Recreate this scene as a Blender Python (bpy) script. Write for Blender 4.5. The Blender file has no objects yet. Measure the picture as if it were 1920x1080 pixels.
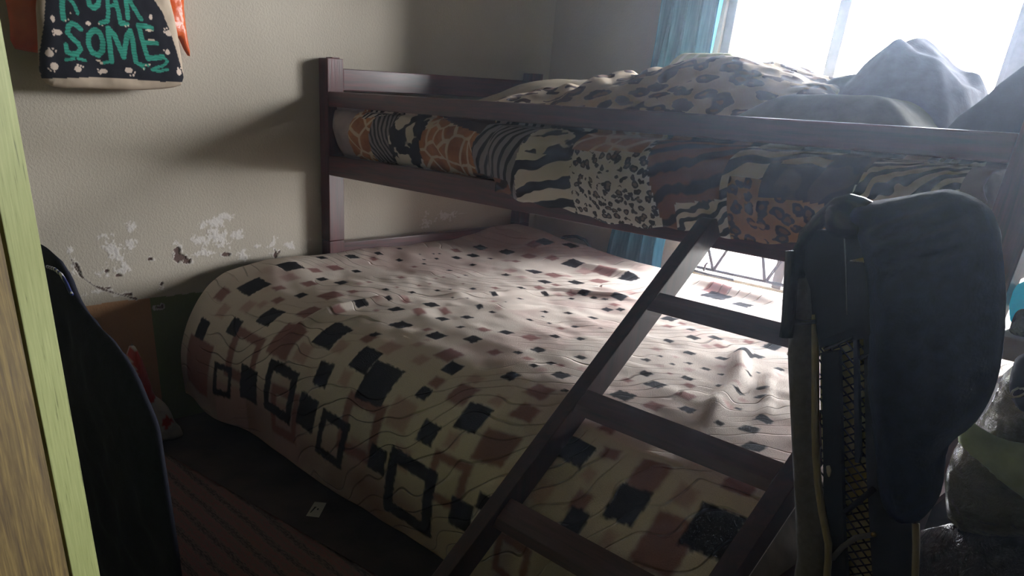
import bpy, bmesh, math, random
import numpy as np
from mathutils import Vector, Matrix
from mathutils.geometry import delaunay_2d_cdt
from mathutils.bvhtree import BVHTree

SC = bpy.context.scene
COL = SC.collection
random.seed(4)

# ------------------------------------------------------------------ camera
F_PX, PP = 1427.38, (810.43, 881.78)
CAM = np.array([2.5388, -1.65, 1.11925])
_yaw, _pit, _rol = 2.40862482, 0.462465403, 0.0505916040


def _axes():
    cy, sy, cp, sp, cr, sr = (math.cos(_yaw), math.sin(_yaw), math.cos(_pit), math.sin(_pit), math.cos(_rol), math.sin(_rol))
    Ry = np.array([[cy, 0, sy], [0, 1, 0], [-sy, 0, cy]])
    Rx = np.array([[1, 0, 0], [0, cp, -sp], [0, sp, cp]])
    Rz = np.array([[cr, -sr, 0], [sr, cr, 0], [0, 0, 1]])
    M = Rz @ Rx @ Ry
    A, B, V = M[:, 0], M[:, 2], M[:, 1]
    Y = A if A[2] > 0 else -A
    X = -(B if B[2] > 0 else -B)
    Z = -(V if V[2] > 0 else -V)
    return np.array([X, Y, Z])          # rows: world axes in camera (x right, y down, z forward)


WM = _axes()


def ray(px, py):
    return WM @ np.array([(px - PP[0]) / F_PX, (py - PP[1]) / F_PX, 1.0])


def at(px, py, axis, val):
    """surveyed point: where the line of sight meets the plane axis = val (metres)"""
    i = 'xyz'.index(axis)
    d = ray(px, py)
    return CAM + d * ((val - CAM[i]) / d[i])


cam_d = bpy.data.cameras.new('camera')
cam = bpy.data.objects.new('camera', cam_d)
COL.objects.link(cam)
SC.camera = cam
r_, d_, f_ = WM[:, 0], WM[:, 1], WM[:, 2]
cam.matrix_world = Matrix(((r_[0], -d_[0], -f_[0], CAM[0]), (r_[1], -d_[1], -f_[1], CAM[1]),
                           (r_[2], -d_[2], -f_[2], CAM[2]), (0, 0, 0, 1)))
cam_d.sensor_fit = 'HORIZONTAL'
cam_d.sensor_width = 36
cam_d.lens = F_PX / 1920 * 36
cam_d.shift_x = (960 - PP[0]) / 1920
cam_d.shift_y = (PP[1] - 540) / 1920
cam_d.clip_start = 0.02

# ------------------------------------------------------------------ sky, lamps, exposure
world = bpy.data.worlds.new('overcast_sky')
SC.world = world
world.use_nodes = True
bg = world.node_tree.nodes['Background']
bg.inputs[0].default_value = (0.95, 0.97, 1.0, 1)
bg.inputs[1].default_value = 60.0
SC.view_settings.view_transform = 'Standard'
SC.view_settings.look = 'None'
SC.view_settings.exposure = 0.0
SC.view_settings.gamma = 1.0
SC.view_settings.use_curve_mapping = False
SC.cycles.use_denoising = True
SC.cycles.max_bounces = 8
SC.cycles.diffuse_bounces = 5
SC.cycles.transparent_max_bounces = 16
SC.cycles.volume_bounces = 1
SC.cycles.sample_clamp_indirect = 6.0


def lamp_area(name, loc, target, sx, sy, energy, color, portal=False):
    l = bpy.data.lights.new(name, 'AREA')
    l.shape = 'RECTANGLE'
    l.size, l.size_y = sx, sy
    l.energy, l.color = energy, color
    o = bpy.data.objects.new(name, l)
    COL.objects.link(o)
    o.location = loc
    o.rotation_euler = (Vector(target) - Vector(loc)).to_track_quat('-Z', 'Y').to_euler()
    if portal:
        l.cycles.is_portal = True
    return o


lamp_area('window_portal', (1.545, 1.40, 1.10), (1.545, -3, 1.10), 1.55, 1.3, 1, (1, 1, 1), True)
# ------------------------------------------------------------------ helpers: numpy noise and painting


def sst(e0, e1, x):
    t = np.clip((np.asarray(x, float) - e0) / (e1 - e0), 0, 1)
    return t * t * (3 - 2 * t)


def vn(x, y, seed=0):
    x, y = np.broadcast_arrays(np.asarray(x, float), np.asarray(y, float))
    xi, yi = np.floor(x).astype(np.int64), np.floor(y).astype(np.int64)
    fx, fy = x - xi, y - yi
    fx, fy = fx * fx * (3 - 2 * fx), fy * fy * (3 - 2 * fy)

    def h(a, b):
        n = (a * 374761393 + b * 668265263 + seed * 974634777) & 0xFFFFFFFF
        n = ((n ^ (n >> 13)) * 1274126177) & 0xFFFFFFFF
        return ((n ^ (n >> 16)) & 0xFFFF) / 32767.5 - 1
    return (h(xi, yi) * (1 - fx) + h(xi + 1, yi) * fx) * (1 - fy) + (h(xi, yi + 1) * (1 - fx) + h(xi + 1, yi + 1) * fx) * fy


def fbm(x, y, seed=0, o=3):
    return sum(vn(x * 2 ** k, y * 2 ** k, seed + k) * 0.5 ** k for k in range(o))


def seg_dist(U, V, pts, closed=False):
    d = np.full(U.shape, 1e9)
    n = len(pts)
    for i in range(n if closed else n - 1):
        (ax, ay), (bx, by) = pts[i], pts[(i + 1) % n]
        dx, dy = bx - ax, by - ay
        t = np.clip(((U - ax) * dx + (V - ay) * dy) / (dx * dx + dy * dy + 1e-12), 0, 1)
        d = np.minimum(d, np.hypot(U - ax - t * dx, V - ay - t * dy))
    return d


def in_poly(U, V, pts):
    m = np.zeros(U.shape, bool)
    n = len(pts)
    for i in range(n):
        (ax, ay), (bx, by) = pts[i], pts[(i + 1) % n]
        c = ((ay > V) != (by > V)) & (U < (bx - ax) * (V - ay) / (by - ay + 1e-12) + ax)
        m ^= c
    return m


# ------------------------------------------------------------------ helpers: objects


def tag(o, label, cat, group=None, kind=None):
    if label:
        o['label'] = label
    if cat:
        o['category'] = cat
    if group:
        o['group'] = group
    if kind:
        o['kind'] = kind
    return o


def thing(name, label, cat, loc=(0, 0, 0), group=None, rz=0):
    o = bpy.data.objects.new(name, None)
    COL.objects.link(o)
    o.location = loc
    o.rotation_euler = (0, 0, rz)
    o.empty_display_size = 0.05
    return tag(o, label, cat, group)


def link(name, me, mat=None, parent=None, smooth=False):
    o = bpy.data.objects.new(name, me)
    COL.objects.link(o)
    for m in (mat if isinstance(mat, (list, tuple)) else [mat]):
        if m:
            me.materials.append(m)
    if smooth:
        me.polygons.foreach_set('use_smooth', [True] * len(me.polygons))
    if parent:
        o.parent = parent
        if parent.type == 'EMPTY' and not parent.get('local'):
            o.matrix_parent_inverse = parent.matrix_basis.inverted()
    return o


def part_local(o, parent):
    o.parent = parent
    o.matrix_parent_inverse = Matrix()
    return o


def raw(name, verts, faces):
    me = bpy.data.meshes.new(name)
    me.from_pydata([tuple(v) for v in verts], [], [tuple(f) for f in faces])
    me.update()
    return me


def bm_out(name, bm, mat=None, parent=None, smooth=False):
    me = bpy.data.meshes.new(name)
    bmesh.ops.recalc_face_normals(bm, faces=bm.faces)
    bm.to_mesh(me)
    bm.free()
    return link(name, me, mat, parent, smooth)


def add_box(bm, lo, hi, bev=0.0):
    lo, hi = Vector(lo), Vector(hi)
    r = bmesh.ops.create_cube(bm, size=1)
    c, s = (lo + hi) / 2, hi - lo
    for v in r['verts']:
        v.co = Vector((v.co.x * s.x, v.co.y * s.y, v.co.z * s.z)) + c
    if bev:
        es = list({e for v in r['verts'] for e in v.link_edges})
        bmesh.ops.bevel(bm, geom=es, offset=bev, segments=2, affect='EDGES', profile=0.6)


def box(name, lo, hi, mat, parent=None, bev=0.003):
    bm = bmesh.new()
    add_box(bm, lo, hi, bev)
    return bm_out(name, bm, mat, parent)


def tube(name, pts, r, mat, parent=None, n=8, flat=1.0, caps=True, radii=None):
    bm = bmesh.new()
    add_tube(bm, pts, r, n, flat, radii)
    return bm_out(name, bm, mat, parent, True)


def add_tube(bm, pts, r, n=8, flat=1.0, radii=None):
    P = [Vector(p) for p in pts]
    rings = []
    up = Vector((0.3, 0.2, 1)).normalized()
    for i, p in enumerate(P):
        t = (P[min(i + 1, len(P) - 1)] - P[max(i - 1, 0)]).normalized()
        a = t.cross(up)
        if a.length < 0.05:
            a = t.cross(Vector((1, 0, 0)))
        a.normalize()
        b = t.cross(a)
        rr = radii[i] if radii else r
        rings.append([bm.verts.new(p + a * math.cos(q) * rr + b * math.sin(q) * rr * flat)
                      for q in [2 * math.pi * k / n for k in range(n)]])
    for A, B in zip(rings, rings[1:]):
        for k in range(n):
            bm.faces.new((A[k], A[(k + 1) % n], B[(k + 1) % n], B[k]))
    bm.faces.new(rings[0][::-1])
    bm.faces.new(rings[-1])


def prism(name, poly, axis, a0, a1, mat, parent=None, bev=0.0):
    """polygon in the plane across `axis`, extruded from a0 to a1"""
    bm = bmesh.new()

    def mk(p, a):
        return {'x': (a, p[0], p[1]), 'y': (p[0], a, p[1]), 'z': (p[0], p[1], a)}[axis]
    A = [bm.verts.new(mk(p, a0)) for p in poly]
    B = [bm.verts.new(mk(p, a1)) for p in poly]
    bm.faces.new(A)
    bm.faces.new(B[::-1])
    n = len(poly)
    for i in range(n):
        bm.faces.new((A[i], B[i], B[(i + 1) % n], A[(i + 1) % n]))
    if bev:
        bmesh.ops.bevel(bm, geom=bm.edges[:], offset=bev, segments=2, affect='EDGES', profile=0.6)
    return bm_out(name, bm, mat, parent)


def grid_mesh(name, X, Y, Z, uv=None):
    n, m = X.shape
    me = bpy.data.meshes.new(name)
    co = np.stack([X, Y, Z], -1).reshape(-1, 3).astype(np.float32)
    idx = np.arange(n * m).reshape(n, m)
    q = np.stack([idx[:-1, :-1], idx[1:, :-1], idx[1:, 1:], idx[:-1, 1:]], -1).reshape(-1, 4)
    return np_mesh(me, co, q, uv)


def np_mesh(me, co, q, uv=None):
    me.vertices.add(len(co))
    me.vertices.foreach_set('co', co.ravel())
    me.loops.add(q.size)
    me.loops.foreach_set('vertex_index', q.ravel().astype(np.int32))
    me.polygons.add(len(q))
    me.polygons.foreach_set('loop_start', np.arange(0, q.size, 4, dtype=np.int32))
    me.polygons.foreach_set('loop_total', np.full(len(q), 4, dtype=np.int32))
    me.update(calc_edges=True)
    if uv is not None:
        l = me.uv_layers.new(name='UVMap')
        l.data.foreach_set('uv', np.asarray(uv, np.float32).reshape(-1, 2)[q.ravel()].ravel())
    me.validate()
    return me


def paint(me, rgb):
    a = me.color_attributes.new('paint', 'FLOAT_COLOR', 'POINT')
    c = np.ones((len(me.vertices), 4), np.float32)
    c[:, :3] = rgb.reshape(-1, 3)
    a.data.foreach_set('color', c.ravel())


def heightfield(name, x0, x1, y0, y1, h, zf, zb, mat, parent=None):
    xs, ys = np.arange(x0, x1 + h / 2, h), np.arange(y0, y1 + h / 2, h)
    X, Y = np.meshgrid(xs, ys, indexing='ij')
    Z = zf(X, Y)
    keep = Z > zb
    Z = np.maximum(Z, zb)
    n, m = X.shape
    idx = np.arange(n * m).reshape(n, m)
    f = keep[:-1, :-1] | keep[1:, :-1] | keep[1:, 1:] | keep[:-1, 1:]
    q = np.stack([idx[:-1, :-1], idx[1:, :-1], idx[1:, 1:], idx[:-1, 1:]], -1)[f]
    used = np.unique(q)
    rm = np.full(n * m, -1)
    rm[used] = np.arange(len(used))
    co = np.stack([X, Y, Z], -1).reshape(-1, 3)[used].astype(np.float32)
    uv = np.stack([X, Y + Z], -1).reshape(-1, 2)[used]
    me = np_mesh(bpy.data.meshes.new(name), co, rm[q], uv)
    return link(name, me, mat, parent, True)


def resample(pts, h):
    out = []
    n = len(pts)
    for i in range(n):
        a, b = np.array(pts[i]), np.array(pts[(i + 1) % n])
        k = max(1, int(np.linalg.norm(b - a) / h))
        out += [tuple(a + (b - a) * j / k) for j in range(k)]
    return out


def smooth_loop(pts, it=2):
    for _ in range(it):
        o = []
        for i in range(len(pts)):
            a, b = np.array(pts[i]), np.array(pts[(i + 1) % len(pts)])
            o += [tuple(a * 0.75 + b * 0.25), tuple(a * 0.25 + b * 0.75)]
        pts = o
    return pts


def pillow(name, outline, org, A, B, depth, R, mat, parent=None, h=0.012, back=0.5, wr=0.0, wf=12, seed=1, soft=2, colour=None, shape=None):
    """a soft closed body: outline in the (A, B) plane through org, swelling along A x B"""
    org, A, B = Vector(org), Vector(A).normalized(), Vector(B).normalized()
    N = A.cross(B).normalized()
    loop = resample(smooth_loop(list(outline), soft) if soft else outline, h)
    L = np.array(loop)
    xs = np.arange(L[:, 0].min() + h / 2, L[:, 0].max(), h)
    ys = np.arange(L[:, 1].min() + h / 2, L[:, 1].max(), h)
    GX, GY = np.meshgrid(xs, ys, indexing='ij')
    GX = GX + (np.arange(GX.shape[1]) % 2) * h * 0.5
    ins = in_poly(GX, GY, loop)
    gx, gy = GX[ins], GY[ins]
    dd = seg_dist(gx, gy, loop, True)
    ok = dd > h * 0.45
    gx, gy = gx[ok], gy[ok]
    vs = [Vector(p) for p in loop] + [Vector((a, b)) for a, b in zip(gx, gy)]
    ed = [(i, (i + 1) % len(loop)) for i in range(len(loop))]
    v2, _, f2, *_r = delaunay_2d_cdt(vs, ed, [], 1, 1e-7)
    U = np.array([v.x for v in v2])
    V = np.array([v.y for v in v2])
    D = seg_dist(U, V, loop, True)
    bnd = D < 1e-5
    t = np.clip(D / R, 0, 1)
    prof = np.sqrt(np.clip(1 - (1 - t) ** 2, 0, 1))
    wz = wr * (fbm(U * wf, V * wf, seed, 3)) * np.clip(D / (R * 0.5), 0, 1)
    fr = depth * prof + wz
    if shape:
        fr = fr + shape(U, V) * np.clip(D / (R * .5), 0, 1)
    bk = -depth * back * prof
    verts = [org + A * a + B * b + N * z for a, b, z in zip(U, V, fr)]
    n = len(verts)
    bi = {}
    for i in range(n):
        if bnd[i]:
            bi[i] = i
        else:
            bi[i] = len(verts)
            verts.append(org + A * U[i] + B * V[i] + N * bk[i])
    faces = [tuple(f) for f in f2] + [tuple(bi[i] for i in reversed(f)) for f in f2]
    me = raw(name, verts, faces)
    l = me.uv_layers.new(name='UVMap')
    uvs = np.zeros((len(verts), 2), np.float32)
    uvs[:n, 0], uvs[:n, 1] = U, V
    for i, j in bi.items():
        uvs[j] = (U[i], V[i])
    vi = np.zeros(len(me.loops), np.int32)
    me.loops.foreach_get('vertex_index', vi)
    l.data.foreach_set('uv', uvs[vi].ravel())
    if colour:
        paint(me, colour(uvs[:, 0], uvs[:, 1], np.arange(len(verts)) < n))
    return link(name, me, mat, parent, True)


# ------------------------------------------------------------------ helpers: materials


def srgb(r, g, b):
    f = lambda c: (c / 255 / 12.92) if c / 255 <= 0.04045 else ((c / 255 + 0.055) / 1.055) ** 2.4
    return (f(r), f(g), f(b), 1)


class NT:
    def __init__(self, name):
        self.m = bpy.data.materials.new(name)
        self.m.use_nodes = True
        self.t = self.m.node_tree
        self.b = self.t.nodes['Principled BSDF']

    def n(self, typ, **kw):
        nd = self.t.nodes.new(typ)
        for k, v in kw.items():
            if k in nd.inputs:
                nd.inputs[k].default_value = v
            else:
                setattr(nd, k, v)
        return nd

    def l(self, a, b):
        self.t.links.new(a, b)

    def coord(self, kind='Object', scale=(1, 1, 1), rot=(0, 0, 0)):
        c = self.n('ShaderNodeTexCoord')
        mp = self.n('ShaderNodeMapping')
        mp.inputs['Scale'].default_value = scale
        mp.inputs['Rotation'].default_value = rot
        self.l(c.outputs[kind], mp.inputs[0])
        return mp.outputs[0]

    def noise(self, vec, scale, detail=3, rough=0.55, dist=0):
        nd = self.n('ShaderNodeTexNoise', Scale=scale, Detail=detail, Roughness=rough, Distortion=dist)
        self.l(vec, nd.inputs['Vector'])
        return nd.outputs[0]

    def ramp(self, fac, stops, interp='LINEAR'):
        r = self.n('ShaderNodeValToRGB')
        r.color_ramp.interpolation = interp
        el = r.color_ramp.elements
        while len(el) < len(stops):
            el.new(0.5)
        for e, (p, c) in zip(el, stops):
            e.position, e.color = p, c
        self.l(fac, r.inputs[0])
        return r.outputs[0]

    def mix(self, fac, a, b, mode='MIX'):
        m = self.n('ShaderNodeMix', data_type='RGBA', blend_type=mode)
        for s, v in ((m.inputs[0], fac), (m.inputs[6], a), (m.inputs[7], b)):
            if isinstance(v, (int, float, tuple)):
                s.default_value = v
            else:
                self.l(v, s)
        return m.outputs[2]

    def math(self, op, a, b=0.0, c=None):
        m = self.n('ShaderNodeMath', operation=op)
        for s, v in zip(m.inputs, (a, b, c)):
            if v is None:
                continue
            if isinstance(v, (int, float)):
                s.default_value = v
            else:
                self.l(v, s)
        return m.outputs[0]

    def bump(self, h, strength=0.3, dist=0.01):
        b = self.n('ShaderNodeBump', Strength=strength, Distance=dist)
        self.l(h, b.inputs['Height'])
        self.l(b.outputs[0], self.b.inputs['Normal'])

    def done(self, col, rough=0.8, spec=0.3, **kw):
        if isinstance(col, tuple):
            self.b.inputs['Base Color'].default_value = col
        else:
            self.l(col, self.b.inputs['Base Color'])
        self.b.inputs['Roughness'].default_value = rough
        self.b.inputs['Specular IOR Level'].default_value = spec
        for k, v in kw.items():
            self.b.inputs[k.replace('_', ' ')].default_value = v
        return self.m


def simple(name, c, rough=0.8, spec=0.3, var=0.15, scale=30, bump=0.15, **kw):
    t = NT(name)
    v = t.coord()
    f = t.noise(v, scale)
    dk = tuple(x * (1 - var) for x in c[:3]) + (1,)
    lt = tuple(min(1, x * (1 + var)) for x in c[:3]) + (1,)
    col = t.ramp(f, [(0.3, dk), (0.7, lt)])
    if bump:
        t.bump(t.noise(v, scale * 4), bump, 0.002)
    return t.done(col, rough, spec, **kw)


def wood(name, axis, dark, light, rough=0.30, spec=0.6, fine=1.0):
    t = NT(name)
    s = [26 * fine] * 3
    s['xyz'.index(axis)] = 1.8
    v = t.coord('Object', tuple(s))
    g = t.noise(v, 1.6, 5, 0.65, 0.8)
    g2 = t.noise(t.coord('Object', tuple(x * 3 for x in s)), 2.0, 3)
    col = t.ramp(t.math('ADD', t.math('MULTIPLY', g, 0.75), t.math('MULTIPLY', g2, 0.25)),
                 [(0.32, dark), (0.5, tuple((a + b) / 2 for a, b in zip(dark, light))), (0.68, light)])
    t.bump(g2, 0.12, 0.002)
    return t.done(col, rough, spec)


M = {}
MAHD, MAHL = srgb(34, 10, 12), srgb(108, 42, 44)
for ax in 'xyz':
    M['wood_' + ax] = wood('dark_red_wood_' + ax, ax, MAHD, MAHL)


def lean_wood():
    t = NT('dark_red_wood_leaning')
    v = t.coord('Object', (30, 30, 2), (math.radians(49), 0, 0))
    g = t.noise(v, 1.6, 5, 0.65, 0.8)
    col = t.ramp(g, [(0.3, srgb(27, 11, 12)), (0.7, srgb(66, 30, 28))])
    return t.done(col, 0.4, 0.5)


M['wood_lean'] = lean_wood()
M['rung'] = wood('worn_dark_red_wood', 'x', srgb(40, 20, 20), srgb(98, 56, 52), 0.42)
M['chip'] = simple('bare_chipped_wood', srgb(150, 112, 88), 0.8)
M['lining'] = simple('plain_ticking', srgb(120, 110, 100))
M['navy'] = simple('navy_cloth', srgb(20, 22, 36), 0.9, 0.15, 0.3, 60, 0.3)
M['navy_blue'] = simple('deep_blue_cloth', srgb(20, 32, 70), 0.85, 0.2, 0.25, 60, 0.3)
M['black'] = simple('black_cloth', srgb(20, 20, 24), 0.8, 0.2)
M['black_gloss'] = simple('black_plastic', srgb(20, 22, 26), 0.25, 0.5, 0.1, 40, 0)
M['grey_cloth'] = simple('grey_canvas', srgb(112, 112, 114), 0.95, 0.1, 0.12, 120, 0.3)
M['cream'] = simple('cream_piping_cloth', srgb(172, 165, 140), 0.85)
M['lining_yellow'] = simple('yellowish_lining', srgb(186, 172, 116), 0.9)
M['brass'] = simple('brass', srgb(170, 140, 80), 0.3, 0.5, Metallic=1.0)
M['hem'] = simple('dark_navy_binding', srgb(24, 24, 36), 0.9)
M['steel'] = simple('painted_steel', srgb(74, 68, 72), 0.5)
M['frame'] = simple('window_frame_paint', srgb(120, 112, 112), 0.5)
M['sill'] = simple('sill_paint', srgb(190, 180, 160), 0.7)

# ------------------------------------------------------------------ the room
WALL_Y, ROOM_X, BACK_Y, TOP = 1.21, 3.3, -2.9, 2.35
WX0, WX1, WZ0, WZ1 = 0.805, 2.29, 0.498, 1.70


def wall_paint():
    t = NT('beige_wall_paint')
    a = t.n('ShaderNodeVertexColor', layer_name='paint')
    v = t.coord()
    mott = t.noise(v, 3.0, 4)
    col = t.mix(1.0, a.outputs[0], t.ramp(mott, [(0.3, (0.9, 0.9, 0.9, 1)), (0.7, (1, 1, 1, 1))]), 'MULTIPLY')
    t.bump(t.noise(v, 130, 4, 0.6), 0.5, 0.004)
    return t.done(col, 0.75, 0.25)


def plain_wall(name, c):
    t = NT(name)
    v = t.coord()
    col = t.ramp(t.noise(v, 3.0, 4), [(0.3, tuple(x * 0.9 for x in c[:3]) + (1,)), (0.7, c)])
    t.bump(t.noise(v, 130, 4, 0.6), 0.5, 0.004)
    return t.done(col, 0.8, 0.2)


BEIGE = srgb(198, 189, 174)
M['wall'] = wall_paint()
M['wall_plain'] = plain_wall('beige_wall_paint_plain', BEIGE)
M['ceil'] = plain_wall('ceiling_paint', srgb(112, 106, 100))
M['wall_dark'] = plain_wall('low_bounce_wall_paint', srgb(60, 54, 46))  # unseen walls coloured dark to cut bounced light, as is the ceiling


def wall_left():
    fy = np.arange(-1.0, -0.02, 0.003)
    ys = np.concatenate([np.arange(BACK_Y, -1.0, 0.1), fy, np.arange(0.0, 0.72, 0.006), np.arange(0.72, WALL_Y + 0.06, 0.05)])
    zs = np.concatenate([np.arange(0, 0.38, 0.02), np.arange(0.38, 0.80, 0.003), np.arange(0.80, TOP + 0.05, 0.05)])
    Y, Z = np.meshgrid(ys, zs, indexing='ij')
    c = np.zeros(Y.shape + (3,)) + np.array(BEIGE[:3])
    edge = 0.448 + 0.004 * fbm(Y * 9, Z * 0 + 1, 3)
    dado = Z < edge
    c[dado & (Y < -0.682)] = srgb(188, 142, 102)[:3]
    c[dado & (Y >= -0.682)] = srgb(118, 128, 78)[:3]
    n = fbm(Y * 38, Z * 38, 11, 4)
    n2 = fbm(Y * 95, Z * 95, 21, 3)

    def blob(px, py, rx, ry, rot=0.0):
        p = at(px, py, 'x', 0.0)
        a, b = Y - p[1], Z - p[2]
        ca, sa = math.cos(rot), math.sin(rot)
        return np.hypot((a * ca + b * sa) / (rx * 0.00147), (-a * sa + b * ca) / (ry * 0.00147))
    white = [(195, 442, 22, 6), (212, 470, 22, 17), (245, 428, 14, 12), (243, 457, 14, 16), (222, 482, 12, 10), (232, 500, 8, 12), (130, 472, 6, 9),
             (375, 450, 22, 12), (400, 440, 28, 20), (420, 456, 22, 14), (443, 442, 14, 16), (385, 475, 32, 9), (455, 480, 14, 14), (400, 420, 30, 14), (425, 405, 22, 8),
             (512, 455, 12, 12), (520, 472, 14, 10), (482, 462, 8, 4), (545, 460, 14, 7), (335, 468, 9, 10), (212, 508, 30, 9), (140, 500, 9, 18), (190, 545, 34, 6), (228, 552, 22, 5),
             (300, 537, 8, 6), (283, 487, 7, 5), (800, 415, 18, 14), (838, 403, 26, 14), (868, 400, 10, 12)]
    f = np.full(Y.shape, 9.0)
    for b in white:
        f = np.minimum(f, blob(*b))
    wm = (f + 0.6 * n + 0.6 * n2 + 0.45 * fbm(Y * 210, Z * 210, 33, 2)) < 0.72
    c[wm] = srgb(226, 220, 214)[:3]
    brown = [(333, 478, 8, 15), (352, 490, 12, 7), (422, 477, 13, 5), (520, 476, 11, 10), (200, 508, 11, 5), (220, 517, 9, 4), (143, 500, 5, 11), (150, 514, 3, 5),
             (240, 553, 12, 4), (280, 486, 5, 3), (302, 533, 5, 4), (298, 576, 11, 6), (340, 483, 12, 7), (196, 541, 12, 2)]
    f2 = np.full(Y.shape, 9.0)
    for b in brown:
        f2 = np.minimum(f2, blob(*b))
    bmsk = (f2 + 0.35 * n + 0.35 * n2) < 0.95
    rim = ((f2 + 0.35 * n + 0.35 * n2) < 1.35) & ~bmsk & (fbm(Y * 60, Z * 60, 5) > -0.25)
    c[rim] = srgb(212, 206, 198)[:3]
    c[bmsk] = srgb(104, 82, 76)[:3]
    crack = [tuple(at(*p, 'x', 0)[1:]) for p in ((130, 478), (140, 500), (152, 518), (175, 535), (200, 545), (230, 554), (255, 560))]
    dc = seg_dist(Y, Z, crack) + 0.003 * n
    c[(dc < 0.004)] = srgb(205, 198, 188)[:3]
    c[(dc < 0.0018)] = srgb(96, 78, 70)[:3]
    X = np.where(bmsk, -0.004, np.where(wm | rim, 0.0012 + 0.001 * n2, 0.0))
    me = grid_mesh('wall_left', X, Y, Z)
    paint(me, c)
    o = link('wall_left', me, M['wall'])
    o['kind'] = 'structure'


def struct(o):
    o['kind'] = 'structure'
    return o


wall_left()
bm = bmesh.new()
add_box(bm, (-0.06, WALL_Y, 0), (WX0, WALL_Y + 0.2, TOP))
add_box(bm, (WX1, WALL_Y, 0), (ROOM_X + 0.1, WALL_Y + 0.2, TOP))
add_box(bm, (WX0, WALL_Y, 0), (WX1, WALL_Y + 0.2, WZ0 - 0.012))
add_box(bm, (WX0, WALL_Y, WZ1), (WX1, WALL_Y + 0.2, TOP))
struct(bm_out('wall_back', bm, M['wall_plain']))
bm = bmesh.new()                      # the wall behind the photographer, with the open doorway to the dark hall
add_box(bm, (ROOM_X, BACK_Y, 0), (ROOM_X + 0.1, -2.35, TOP))
add_box(bm, (ROOM_X, -1.45, 0), (ROOM_X + 0.1, WALL_Y, TOP))
add_box(bm, (ROOM_X, -2.35, 2.05), (ROOM_X + 0.1, -1.45, TOP))
struct(bm_out('wall_right', bm, M['wall_dark']))
bm = bmesh.new()                      # hall outside the doorway
add_box(bm, (ROOM_X + 0.9, -2.9, 0), (ROOM_X + 1.0, -0.9, TOP))
add_box(bm, (ROOM_X + 0.1, -3.0, 0), (ROOM_X + 1.0, -2.9, TOP))
add_box(bm, (ROOM_X + 0.1, -0.9, 0), (ROOM_X + 1.0, -0.8, TOP))
struct(bm_out('wall_hall', bm, M['wall_dark']))
struct(box('wall_front', (-0.06, BACK_Y - 0.1, 0), (ROOM_X + 0.1, BACK_Y, TOP), M['wall_dark'], None, 0))
struct(box('ceiling', (-0.06, BACK_Y - 0.1, TOP), (ROOM_X + 1.0, WALL_Y + 0.2, TOP + 0.1), M['ceil'], None, 0))
t = NT('dark_floor')
v = t.coord()
fl = t.ramp(t.noise(v, 7, 5), [(0.3, srgb(44, 36, 34)), (0.7, srgb(78, 64, 58))])
t.bump(t.noise(v, 60, 3), 0.2, 0.003)
M['floor'] = t.done(fl, 0.7, 0.3)
struct(box('floor', (-0.06, BACK_Y - 0.1, -0.1), (ROOM_X + 1.0, WALL_Y + 0.2, 0), M['floor'], None, 0))

# outside ground, pale in the daylight, and the roof seen beyond the window
struct(box('ground_outside', (-6, WALL_Y + 0.25, -0.4), (8, 12, -0.3), simple('pale_ground', srgb(128, 124, 118), 0.9), None, 0))

# window ---------------------------------------------------------------
win = thing('window_1', None, None)
win['kind'] = 'structure'
FY = 1.245


def wpart(name, lo, hi, mat='frame'):
    return box(name, lo, hi, M[mat], win, 0.003)


wpart('window_frame', (WX0, FY - 0.02, WZ0), (WX0 + 0.035, FY + 0.025, WZ1))
wpart('window_frame', (WX1 - 0.035, FY - 0.02, WZ0), (WX1, FY + 0.025, WZ1))
wpart('window_frame', (WX0 + 0.036, FY - 0.02, WZ1 - 0.035), (WX1 - 0.036, FY + 0.025, WZ1))
wpart('window_frame', (WX0 + 0.036, FY - 0.02, WZ0), (WX1 - 0.036, FY + 0.025, WZ0 + 0.012), 'sill')
wpart('mullion', (1.205, FY - 0.022, WZ0 + 0.013), (1.243, FY + 0.025, WZ1 - 0.036))
wpart('mullion', (1.735, FY - 0.03, WZ0 + 0.013), (1.80, FY + 0.025, WZ1 - 0.036))
for a, b in ((1.716, 1.734), (1.801, 1.815)):
    wpart('casement_stile', (a, FY - 0.012, WZ0 + 0.013), (b, FY + 0.02, WZ1 - 0.036))
t = NT('window_glass')
tr = t.n('ShaderNodeBsdfTransparent')
gl = t.n('ShaderNodeBsdfGlossy', Roughness=0.02)
fr = t.n('ShaderNodeFresnel', IOR=1.3)
mx = t.n('ShaderNodeMixShader')
t.l(fr.outputs[0], mx.inputs[0])
t.l(tr.outputs[0], mx.inputs[1])
t.l(gl.outputs[0], mx.inputs[2])
t.l(mx.outputs[0], t.t.nodes['Material Output'].inputs[0])
M['glass'] = t.m
for a, b in ((WX0 + 0.036, 1.204), (1.244, 1.715), (1.816, WX1 - 0.036)):
    box('window_pane', (a, FY + 0.004, WZ0 + 0.014), (b, FY + 0.008, WZ1 - 0.037), M['glass'], win, 0)
wpart('window_sill', (WX0 - 0.02, WALL_Y - 0.03, WZ0 - 0.014), (WX1 + 0.02, FY - 0.021, WZ0 - 0.001), 'sill')
# window stay with its peg
tube('window_stay', [(0.87, 1.215, 0.515), (0.95, 1.205, 0.512), (1.06, 1.21, 0.512)], 0.005, M['steel'], win)
tube('stay_peg', [(0.925, 1.212, 0.52), (0.928, 1.21, 0.545), (0.936, 1.21, 0.556)], 0.004, M['steel'], win)

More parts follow.
